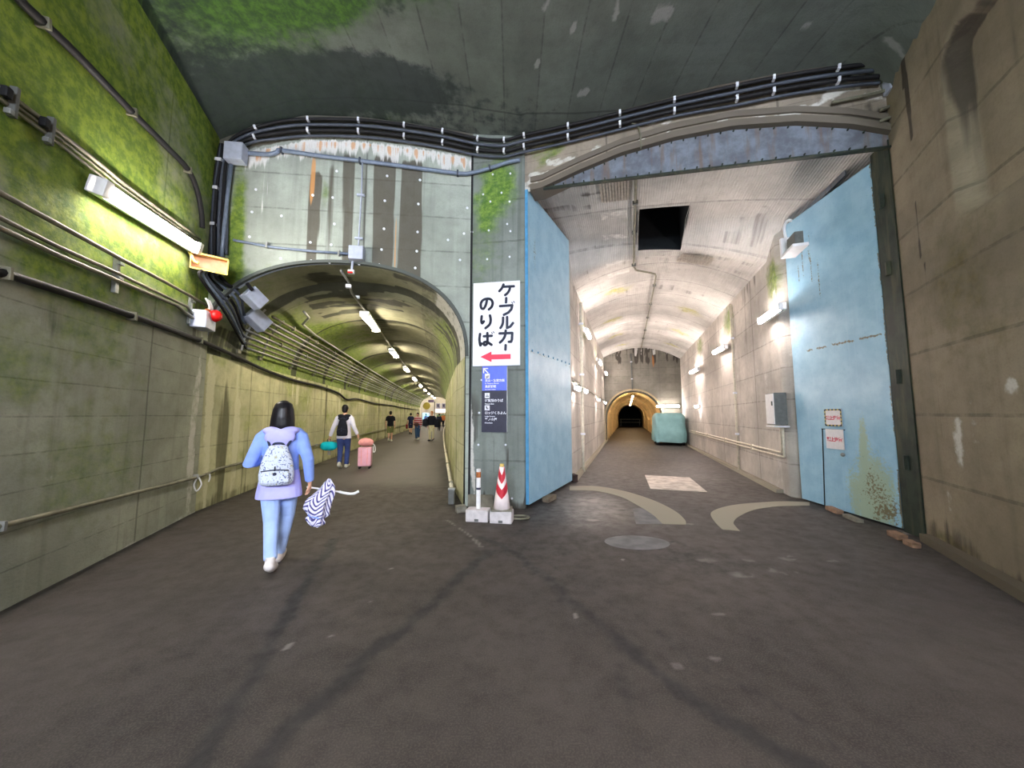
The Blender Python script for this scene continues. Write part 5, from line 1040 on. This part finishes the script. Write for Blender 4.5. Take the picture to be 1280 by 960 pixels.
#@@PART4
# ================================================================== PEOPLE
def cloth(name, c, var=.1, rough=.8): return plain(name, c, rough, 0, var, 9, .15, .15)
M['skin'] = plain('skin', (216, 168, 142), .5, 0, .05); M['hair'] = plain('black_hair', (22, 20, 24), .38, 0, .2, 40); M['lip'] = plain('lip', (170, 90, 84), .5); M['eye'] = plain('eye', (26, 22, 22), .25)
def hand(bm, wr, d, side, curl=.5, r=.0085, length=.16):
    """palm, four unequal bent fingers and a thumb from the side of the palm; d: pointing direction"""
    wr = Vector(wr); d = Vector(d).normalized(); out = Vector((side, 0, 0)); out = (out - d * out.dot(d)).normalized(); lat = d.cross(out).normalized()
    pc = wr + d * .045
    tube(bm, [wr - d * .02, wr + d * .02, wr + d * .075], [(.024, .026), (.018, .038), (.015, .042)], 10, ref=out, rnd=True)
    for k in range(4):
        L = (.068, .078, .072, .056)[k]; b = wr + d * .078 + lat * (.030 - .020 * k); bend = -out
        p1 = b + (d * math.cos(curl * .6) + bend * math.sin(curl * .6)) * L * .45; p2 = p1 + (d * math.cos(curl * 1.6) + bend * math.sin(curl * 1.6)) * L * .33; p3 = p2 + (d * math.cos(curl * 2.4) + bend * math.sin(curl * 2.4)) * L * .25
        tube(bm, [b - d * .01, p1, p2, p3], [r, r * .95, r * .88, r * .75], 7, rnd=True)
    b = wr + d * .025 + lat * .036; p1 = b + (d * .6 + lat * .55 - out * .3).normalized() * .038; tube(bm, [b - lat * .012, p1, p1 + (d * .85 - out * .5).normalized() * .03], [r * 1.25, r * 1.1, r * .85], 7, rnd=True)
def pose(stride=.0, armR=None, armL=None, lead='R'):
    J = dict(hipR=(.088, 0, .90), hipL=(-.088, 0, .90), kneR=(.085, .03, .49), kneL=(-.085, .03, .49), ankR=(.085, -.02, .085), ankL=(-.085, -.02, .085), toeR=(.095, .14, .03), toeL=(-.095, .14, .03))
    if stride:
        a, b = (('R', 'L') if lead == 'R' else ('L', 'R')); sa = 1 if a == 'R' else -1
        J['kne' + a] = (sa * .075, stride * .42 + .03, .50); J['ank' + a] = (sa * .065, stride * .62 - .02, .09); J['toe' + a] = (sa * .07, stride * .62 + .14, .04)
        J['kne' + b] = (-sa * .075, -stride * .12, .475); J['ank' + b] = (-sa * .06, -stride * .62, .155); J['toe' + b] = (-sa * .06, -stride * .62 + .12, .03)
    J['shR'] = (.178, 0, 1.345); J['shL'] = (-.178, 0, 1.345)
    J['elR'], J['wrR'] = armR or ((.235, -.04, 1.10), (.23, .03, .86)); J['elL'], J['wrL'] = armL or ((-.235, -.04, 1.10), (-.23, .03, .86)); return {k: Vector(v) for k, v in J.items()}
def person(label, loc, heading, height, J, top, bottom, shoes, hair='short', hairmat='hair', voxel=.012, sleeve='long', hem=.82, flare=1.0, legs='long', hood=None, topfn=None, collar=None, headturn=0., sy=1.0, lower=None):
    sc = height / 1.72; X = Matrix.Translation(Vector(loc)) @ Matrix.Rotation(heading, 4, 'Z') @ Matrix.Scale(sc, 4)
    bm = bmesh.new(); tube(bm, [(0, 0, .86), (0, 0, 1.0), (0, .005, 1.15), (0, 0, 1.3), (0, 0, 1.40), (0, 0, 1.44)], [(.15, .105), (.145, .10), (.135, .095), (.165, .11), (.155, .085), (.07, .06)], 16, ref=(1, 0, 0), rnd=True)
    tube(bm, [(0, 0, 1.40), (0, .01, 1.52)], .052, 12)
    Hd = Matrix.Translation((0, .02, 1.595)) @ Matrix.Rotation(headturn, 4, 'Z'); h = lambda *p: Hd @ Vector(p)
    ell(bm, h(0, 0, .012), (.076, .096, .112)); ell(bm, h(0, .045, -.06), (.052, .05, .055)); ell(bm, h(0, .10, -.012), (.013, .02, .026)); ell(bm, h(0, .085, .03), (.05, .018, .012))
    for s in (-1, 1): ell(bm, h(s * .078, -.005, -.005), (.012, .022, .034)); ell(bm, h(s * .04, .078, -.03), (.022, .018, .02))
    ell(bm, h(0, .088, -.062), (.024, .012, .009))
    for s in 'RL':
        tube(bm, [Vector((J['sh' + s].x * .4, 0, 1.40)), Vector((J['sh' + s].x * .78, 0, 1.385)), J['sh' + s], J['sh' + s].lerp(J['el' + s], .5), J['el' + s], J['el' + s].lerp(J['wr' + s], .35), J['wr' + s]], [.045, .052, .054, .045, .037, .038, .026], 10, rnd=True)
        tube(bm, [J['hip' + s], J['hip' + s].lerp(J['kne' + s], .5), J['kne' + s], J['kne' + s].lerp(J['ank' + s], .35), J['ank' + s]], [.092, .075, .055, .053, .037], 12, rnd=True)
        tube(bm, [J['ank' + s] + Vector((0, -.02, -.03)), J['ank' + s].lerp(J['toe' + s], .5), J['toe' + s]], [.038, .036, .028], 10, rnd=True)
    me = finish(bm, voxel, 3); me.name = 'person'; b2 = bmesh.new(); b2.from_mesh(me)
    n0 = len(b2.faces)
    for s, sg in (('R', 1), ('L', -1)): hand(b2, J['wr' + s] + (J['wr' + s] - J['el' + s]).normalized() * .012, J['wr' + s] - J['el' + s], sg)
    n1 = len(b2.faces)
    for s in (-1, 1): ell(b2, h(s * .033, .088, .004), (.013, .008, .008), None, 8, 6)
    b2.faces.ensure_lookup_table()
    for f in b2.faces[n1:]: f.material_index = 1
    n2 = len(b2.faces); ell(b2, h(0, .098, -.062), (.022, .006, .008), None, 8, 6); b2.faces.ensure_lookup_table()
    for f in b2.faces[n2:]: f.material_index = 2
    b2.to_mesh(me); b2.free(); body = link('person', me, [M['skin'], M['eye'], M['lip']], None, True); body.matrix_world = X; tag(body, label, 'person')
    def child(name, bm, mat, vx=voxel, it=3):
        me = finish(bm, vx, it); o = link(name, me, mat, body, True); return o
    # top
    bm = bmesh.new(); zh = hem
    tube(bm, [(0, 0, zh), (0, 0, zh + .05), (0, 0, max(zh + .1, 1.02)), (0, .005, 1.16), (0, 0, 1.3), (0, 0, 1.40), (0, 0, 1.45)], [(.185 * flare, .14 * flare), (.182 * flare, .138 * flare), (.172, .13), (.165, .125), (.185, .13), (.165, .10), (.085, .075)], 18, ref=(1, 0, 0))
    for s in 'RL':
        ar = [Vector((J['sh' + s].x * .35, 0, 1.41)), Vector((J['sh' + s].x * .75, 0, 1.388)), J['sh' + s], J['sh' + s].lerp(J['el' + s], .5), J['el' + s], J['el' + s].lerp(J['wr' + s], .5), J['el' + s].lerp(J['wr' + s], .97)]; rr_ = [.055, .068, .072, .064, .058, .053, .046]
        if sleeve == 'short': ar = ar[:4] + [J['sh' + s].lerp(J['el' + s], .75)]; rr_ = [.055, .068, .072, .066, .064]
        tube(bm, ar, rr_, 12, rnd=False)
    o = child('jacket' if sleeve == 'long' else 't_shirt', bm, top)
    if topfn: 
        for p in o.data.polygons: p.material_index = topfn(p.center)
    # bottom
    bm = bmesh.new(); tube(bm, [(0, 0, .84), (0, 0, .93), (0, 0, 1.03)], [(.16, .115), (.165, .12), (.15, .11)], 16, ref=(1, 0, 0))
    for s in 'RL':
        H_, K_, A_ = J['hip' + s], J['kne' + s], J['ank' + s]
        if legs == 'long': tube(bm, [H_, H_.lerp(K_, .5), K_, K_.lerp(A_, .5), A_ + Vector((0, 0, .0))], [.105, .09, .072, .066, .060], 12)
        else: tube(bm, [H_, H_.lerp(K_, .5), H_.lerp(K_, .97)], [.11, .1, .09], 12)
    child('trousers' if legs == 'long' else 'shorts', bm, bottom)
    for s in 'RL':
        A_, T_ = J['ank' + s], J['toe' + s]; bm = bmesh.new(); d = (T_ - A_); hl = A_ - Vector((0, d.y * .25, 0)); 
        heel = A_ + Vector((0, -.04, -.045)); 
        if heel.z < .04: heel.z = .04
        tube(bm, [A_ + Vector((0, -.01, .04)), A_ + Vector((0, -.005, -.02))], .047, 10); tube(bm, [heel, heel.lerp(T_, .5), T_ + Vector((0, .03, .01))], [.050, .050, .042], 12, rnd=True)
        so = child('shoe', bm, shoes, max(.009, voxel * .8), 2)
    # hair
    bm = bmesh.new(); c_ = h(0, -.012, .03)
    if hair == 'bob':
        ell(bm, c_, (.096, .112, .118)); tube(bm, [h(0, -.02, .05), h(0, -.035, -.04), h(0, -.045, -.13), h(0, -.05, -.19)], [(.10, .10), (.112, .098), (.118, .085), (.108, .06)], 16, ref=(1, 0, 0), rnd=True)
    else:
        ell(bm, c_, (.088, .104, .108)); ell(bm, h(0, -.05, -.03), (.074, .06, .07))
    hm = finish(bm, .009 if voxel < .015 else voxel, 2)
    b3 = bmesh.new(); b3.from_mesh(hm); Hi = Hd.inverted()
    kill = [f for f in b3.faces if ((Hi @ f.calc_center_median()).y > .055 and (Hi @ f.calc_center_median()).z < .055)]
    bmesh.ops.delete(b3, geom=kill, context='FACES'); b3.to_mesh(hm); b3.free(); link('hair', hm, M[hairmat], body, True)
    if collar is not None: bm = bmesh.new(); tube(bm, [(0, 0, 1.40), (0, .0, 1.475)], [(.09, .08), (.075, .068)], 14, ref=(1, 0, 0)); child('collar', bm, collar)
    if hood is not None: bm = bmesh.new(); ell(bm, (0, -.115, 1.355), (.145, .06, .085)); ell(bm, (-.08, -.06, 1.42), (.09, .09, .045)); ell(bm, (.08, -.06, 1.42), (.09, .09, .045)); ell(bm, (0, -.125, 1.29), (.085, .045, .06)); child('hood', bm, hood)
    return body, X
def backpack(X, label, mat, strapmat, wd=.30, ht=.44, top=1.36, y0=-.15, dp=.13, pocket=True, print_=None, taper=.72, straps=True):
    r = empty('backpack'); r.matrix_world = X @ Matrix.Translation((0, y0, top - ht)); tag(r, label, 'backpack')
    bm = bmesh.new(); tube(bm, [(0, -dp * .4, ht * t) for t in (.0, .05, .25, .55, .8, .97, 1.0)], [(wd * k * .5, dp * q) for k, q in ((.86, .5), (1, .62), (1.05, .68), (.95, .6), (taper, .5), (taper * .78, .38), (taper * .5, .2))], 20, ref=(1, 0, 0))
    me = finish(bm, .011, 3); link('bag_body', me, mat, r, True)
    if pocket:
        bm = bmesh.new(); tube(bm, [(0, -dp * .92, ht * t) for t in (.06, .12, .32, .38)], [(wd * .40, dp * .16), (wd * .43, dp * .2), (wd * .42, dp * .2), (wd * .36, dp * .12)], 16, ref=(1, 0, 0)); me = finish(bm, .009, 2); link('pocket', me, mat, r, True)
        obj('zip', tubem(smooth_path([(-wd * .4, -dp * 1.04, ht * .37), (0, -dp * 1.13, ht * .40), (wd * .40, -dp * 1.04, ht * .37)]), .006, 6), strapmat, r, True)
        bm = bmesh.new(); ell(bm, (0, -dp * 1.14, ht * .30), (.018, .008, .016)); obj('badge', bm, strapmat, r, True); obj('zip_pull', boxm((0, -dp * 1.14, ht * .43), (.012, .01, .045)), strapmat, r)
    obj('grab_handle', tubem(smooth_path([(-wd * .17, -.02, ht * .97), (-wd * .1, -.05, ht * 1.04), (wd * .1, -.05, ht * 1.04), (wd * .17, -.02, ht * .97)]), .011, 6), strapmat, r, True)
    if straps:
        for s in (-1, 1): obj('shoulder_strap', tubem(smooth_path([(s * wd * .25, -.02, ht * .95), (s * .12, .05, ht + .085), (s * .125, .18, ht + .08), (s * .145, .285, ht - .05)]), [.012] * 19, 6), strapmat, r, True)
    return r
# --- woman in blue, from behind
M['jk_blue'] = cloth('periwinkle_cloth', (138, 166, 238), .08); M['jk_lav'] = cloth('lavender_cloth', (186, 184, 252), .06); M['jean_light'] = cloth('light_blue_denim', (172, 198, 252), .08); M['shoe_white'] = plain('white_shoe', (226, 218, 216), .5, 0, .05)
g = G('speckled_canvas'); v = g.noise(g.vec('Object'), 55, 3, .6); v2 = g.noise(g.vec('Object'), 30, 2, .5); col = g.mix(g.ramp(v, .56, .62), lin((206, 214, 232)), lin((92, 104, 150))); col = g.mix(g.ramp(v2, .64, .68), col, lin((178, 176, 150))); M['canvas'] = g.done(col, .8)
J = pose(.34, ((.262, -.05, 1.10), (.275, .03, .86)), ((-.27, -.06, 1.08), (-.20, .17, 1.10)), 'R')
wh = .40
for s_, kx, ax in (('R', .062, -.005), ('L', -.05, -.01)): J['kne' + s_].x = kx; J['ank' + s_].x = ax; J['toe' + s_].x = ax + .008
wb, WX = person('person with a black bob in a blue and lavender jacket and pale jeans', (-2.34, 3.70, 0), wh, 1.63, J, [M['jk_blue'], M['jk_lav']], M['jean_light'], M['shoe_white'], hair='bob', voxel=.0095, hem=.72, flare=1.17, hood=M['jk_lav'], topfn=lambda c: 1 if (c.z < 1.0 and abs(c.x) < .215) else 0)
backpack(WX, 'small pale speckled backpack worn by the person in lavender and blue', M['canvas'], M['ink'], .30, .40, 1.28, -.145, .13)
# folded striped umbrella in her hand
g = G('striped_umbrella'); x, y, _ = g.sep(g.vec('UV')); st = g.math('SINE', g.math('ADD', g.math('MULTIPLY', y, 68), g.math('MULTIPLY', g.math('SINE', g.math('MULTIPLY', x, 25)), 1.6))); M['stripe'] = g.done(g.mix(g.ramp(st, .15, .45), lin((224, 220, 240)), lin((70, 64, 128))), .6)
hr = WX @ (J['wrR'] + (J['wrR'] - J['elR']).normalized() * .075)
r = empty('folded_umbrella', hr); tag(r, 'half folded purple and white striped umbrella held low by the person in blue', 'umbrella')
ud = Vector((.9, .1, -.16)).normalized(); o_ = hr
tip, crook = -.03, .46
obj('shaft', tubem([ud * tip, ud * crook], .009, 8), M['white'], r, True)
obj('crook_handle', tubem(smooth_path([ud * .30, ud * .38 + Vector((0, 0, -.006)), ud * .45 + Vector((0, 0, .004)), ud * .50 + Vector((0, 0, .035))]), .013, 8), M['white'], r, True)
N, K = 48, 26; ax0 = ud * .22 + Vector((0, -.05, .13)); ax1 = ud * .07 + Vector((0, -.06, -.36)); P = np.zeros((K, N + 1, 3)); UV = np.zeros((K, N + 1, 2)); dirv = (ax1 - ax0).normalized(); e1 = ud.copy(); e1 = (e1 - dirv * e1.dot(dirv)).normalized(); e2 = dirv.cross(e1)
for i in range(K):
    t = i / (K - 1); rad = np.interp(t, [0, .12, .35, .55, .72, .82, .9, 1.0], [.012, .05, .075, .10, .105, .06, .085, .04])
    for j in range(N + 1):
        a = 2 * math.pi * j / N; rr_ = rad * (1 + .28 * math.sin(6 * a + 4 * t) + .1 * math.sin(11 * a + 7 * t)); p = ax0.lerp(ax1, t) + e1 * (rr_ * math.cos(a) + .02 * math.sin(8 * t)) + e2 * rr_ * math.sin(a) * .6; P[i, j] = p; UV[i, j] = (j / N + t * .4, t * .9 + .12 * math.sin(3 * a))
o = surf('canopy', P, K, N + 1, UV, None, M['stripe'], None, parent=r)
obj('canopy_tie', tubem([ax0.lerp(ax1, .80) + (e1 * math.cos(a) + e2 * .7 * math.sin(a)) * .07 for a in np.linspace(0, 6.28, 20)], .008, 6), M['jk_blue'], r)
# --- man in white with suitcase
M['whitejk'] = cloth('white_jacket', (222, 220, 236), .05); M['blacktex'] = cloth('black_cloth', (28, 30, 40), .2); M['jean_dark'] = cloth('dark_denim', (58, 72, 122), .12); M['paleshoe'] = plain('pale_shoe', (206, 204, 190), .6)
mh = .19; ml = (-4.82, 10.42, 0)
J = pose(.20, ((.27, -.12, 1.12), (.36, -.06, .91)), ((-.28, .0, 1.10), (-.37, .06, .86)), 'R')
mb, MX = person('person in a white jacket and dark jeans walking by the tunnel wall', ml, mh, 1.80, J, M['whitejk'], M['jean_dark'], M['paleshoe'], voxel=.013, hem=.80, flare=1.06, hood=M['blacktex'])
backpack(MX, 'slim black backpack worn over the white jacket', M['blacktex'], M['ink'], .27, .46, 1.34, -.15, .12, pocket=True)
M['pinkcase'] = plain('pink_shell', (232, 172, 188), .35, 0, .05); M['pinkbag'] = cloth('salmon_bag', (240, 164, 160), .08)
hr = MX @ (J['wrR'] + (J['wrR'] - J['elR']).normalized() * .09)
r = empty('suitcase', (-4.17, 10.36, 0), .19); tag(r, 'pink wheeled suitcase pulled by the person in white', 'suitcase')
obj('shell', boxm((0, 0, .335), (.36, .24, .54), None, .045), M['pinkcase'], r, True)
for s in (-.08, .08): obj('rib', tubem([(s, -.118, .12), (s, -.122, .33), (s, -.118, .55)], .010, 6), M['pinkbag'], r)
hl = r.matrix_basis.inverted() @ hr if False else (Matrix.Translation((-4.17, 10.36, 0)) @ Matrix.Rotation(.19, 4, 'Z')).inverted() @ hr
obj('pull_handle', tubem([(-.15, .10, .59), (-.17, .10, .78), hl + Vector((0, 0, -.005))], .010, 6), M['boxdark'], r)
for sx_ in (-.13, .13):
    for sy_ in (-.08, .08): obj('wheel', tubem([(sx_ - .015, sy_, .032), (sx_ + .015, sy_, .032)], .032, 12), M['rubber'], r)
bm = bmesh.new(); ell(bm, (0, 0, .725), (.19, .15, .115)); ell(bm, (.12, .02, .705), (.1, .12, .095)); ell(bm, (-.1, 0, .71), (.1, .12, .09)); me = finish(bm, .014, 3)
o = link('soft_bag', me, M['pinkbag'], None, True); o.location = (-4.15, 10.31, 0.02); o.rotation_euler = (0, 0, .19); tag(o, 'soft salmon pink bag resting on top of the pink suitcase', 'bag')
obj('bag_strap', tubem(smooth_path([(.14, 0, .72), (.25, -.02, .62), (.27, -.02, .48), (.22, 0, .44), (.21, 0, .6)]), .012, 6), M['white'], o, True)
hlft = MX @ (J['wrL'] + (J['wrL'] - J['elL']).normalized() * .09)
M['cyan'] = cloth('cyan_fabric', (24, 190, 206), .08)
r = empty('cyan_bag', hlft); tag(r, 'flat bright cyan bag with a short handle carried by the person in white', 'bag')
bm = bmesh.new(); rings = []
for z, k in ((-.08, .35), (-.10, .8), (-.15, 1.0), (-.22, 1.03), (-.28, .85), (-.31, .45)):
    rings.append([bm.verts.new((.235 * k * math.cos(a) * (1 + .05 * math.sin(9 * a)), .11 * k * math.sin(a), z + .012 * math.sin(7 * a))) for a in np.linspace(0, 2 * math.pi, 37)[:-1]])
for a, b in zip(rings[:-1], rings[1:]):
    for j in range(36): bm.faces.new((a[j], a[(j + 1) % 36], b[(j + 1) % 36], b[j]))
bm.faces.new(rings[0][::-1]); bm.faces.new(rings[-1]); obj('bag_body', bm, M['cyan'], r, True)
obj('bag_handle', tubem(smooth_path([(-.05, 0, -.09), (-.03, 0, -.0), (.03, 0, -.0), (.05, 0, -.09)]), .011, 6), M['ink'], r, True)
obj('tassel', boxm((.02, 0, -.38), (.09, .03, .14), None, .01), M['patch'], r)
# --- people further on
M['olive'] = cloth('olive_shorts', (112, 116, 74), .1); M['black_tee'] = cloth('black_tee', (22, 24, 30), .15); M['redwhite'] = None
g = G('red_white_stripes'); _, _, z = g.sep(g.vec('Object')); M['redwhite'] = g.done(g.mix(g.math('GREATER_THAN', g.math('SINE', g.math('MULTIPLY', z, 50)), .35), lin((176, 66, 72)), lin((226, 200, 204))), .8)
M['denim'] = cloth('blue_denim', (58, 84, 116), .12); M['khaki'] = cloth('khaki', (206, 198, 160), .08); M['orange'] = cloth('orange_top', (226, 140, 90), .08); M['orangehair'] = plain('orange_hat', (206, 130, 70), .7); M['darkred'] = cloth('dark_red_bag', (112, 34, 42), .15); M['navy'] = cloth('navy_cloth', (36, 42, 66), .15); M['brownbag'] = cloth('brown_bag', (84, 60, 56), .15); M['dark_shoe'] = plain('dark_shoe', (40, 40, 48), .6)
person('person in a black t-shirt and olive shorts walking close to the tunnel wall', (-6.95, 20.7, 0), .2, 1.74, pose(.14), M['black_tee'], M['olive'], M['paleshoe'], voxel=.018, sleeve='short', legs='short', hem=.86)
b, X5 = person('person in a red and white striped jacket and blue jeans walking towards the viewer', (-5.78, 22.2, 0), math.pi - .2, 1.66, pose(.08), M['redwhite'], M['denim'], M['paleshoe'], voxel=.018, hem=.95)
r = empty('waist_bag'); r.matrix_world = X5 @ Matrix.Translation((0, .16, .98)); tag(r, 'brown waist bag across the red striped jacket', 'bag'); bm = bmesh.new(); ell(bm, (0, .02, 0), (.17, .07, .12)); obj('bag_body', bm, M['brownbag'], r, True); obj('bag_belt', tubem([(.2 * math.sin(a), -.16 + .175 * math.cos(a), .03) for a in np.linspace(0, 6.28, 26)], .018, 6), M['brownbag'], r)
b, X4 = person('person in dark clothes leaning and carrying a dark red bag beside the far tunnel wall', (-8.0, 28.6, 0), .3, 1.68, pose(.16), M['navy'], M['navy'], M['dark_shoe'], voxel=.02, sleeve='short', legs='short', hem=.86)
r = empty('shoulder_bag'); r.matrix_world = X4 @ Matrix.Translation((-.30, .05, .62)); tag(r, 'dark red bag hanging low beside the person in dark clothes', 'bag'); bm = bmesh.new(); box(bm, (0, 0, 0), (.16, .34, .34), None, .04); obj('bag_body', bm, M['darkred'], r, True); obj('bag_strap', tubem(smooth_path([(0, -.1, .16), (.05, -.04, .45), (.12, 0, .72), (.05, .04, .45), (0, .1, .16)]), .014, 6), M['darkred'], r, True)
b, X6 = person('person in an orange hat and khaki trousers hung with large black bags', (-4.72, 21.3, 0), math.pi - .2, 1.74, pose(.16), M['blacktex'], M['khaki'], M['dark_shoe'], voxel=.018, hem=.9, hairmat='orangehair')
for k, (x, zz, s) in enumerate(((-.36, 1.02, (.30, .34, .46)), (.37, 1.05, (.32, .32, .42)))):
    r = empty('duffel_bag'); r.matrix_world = X6 @ Matrix.Translation((x, 0, zz)); tag(r, ('large black bag of the orange hat wearer towards the striped jacket', 'large black bag of the orange hat wearer towards the pillar')[1 - k], 'bag', 'black bags of the orange hat wearer'); bm = bmesh.new(); box(bm, (0, 0, 0), s, None, .07); obj('bag_body', bm, M['blacktex'], r, True); obj('bag_strap', tubem(smooth_path([(0, -.08, s[2] / 2), (-x * .4, -.05, .34), (-x * .45, .05, .34), (0, .08, s[2] / 2)]), .016, 6), M['ink'], r, True)
person('distant person in navy just past the large black bags', (-7.05, 35, 0), .2, 1.66, pose(.12), M['navy'], M['blacktex'], M['dark_shoe'], voxel=.022, hem=.84)
person('distant person in an orange top at the tunnel end beside the bright hall', (-8.75, 46.0, 0), .2, 1.74, pose(.12), M['orange'], M['blacktex'], M['dark_shoe'], voxel=.022, hem=.84)
person('distant person in pale blue standing in front of the light blue machine', (-10.7, 45, 0), .2, 1.7, pose(.08), M['jk_blue'], M['khaki'], M['dark_shoe'], voxel=.022, hem=.84)
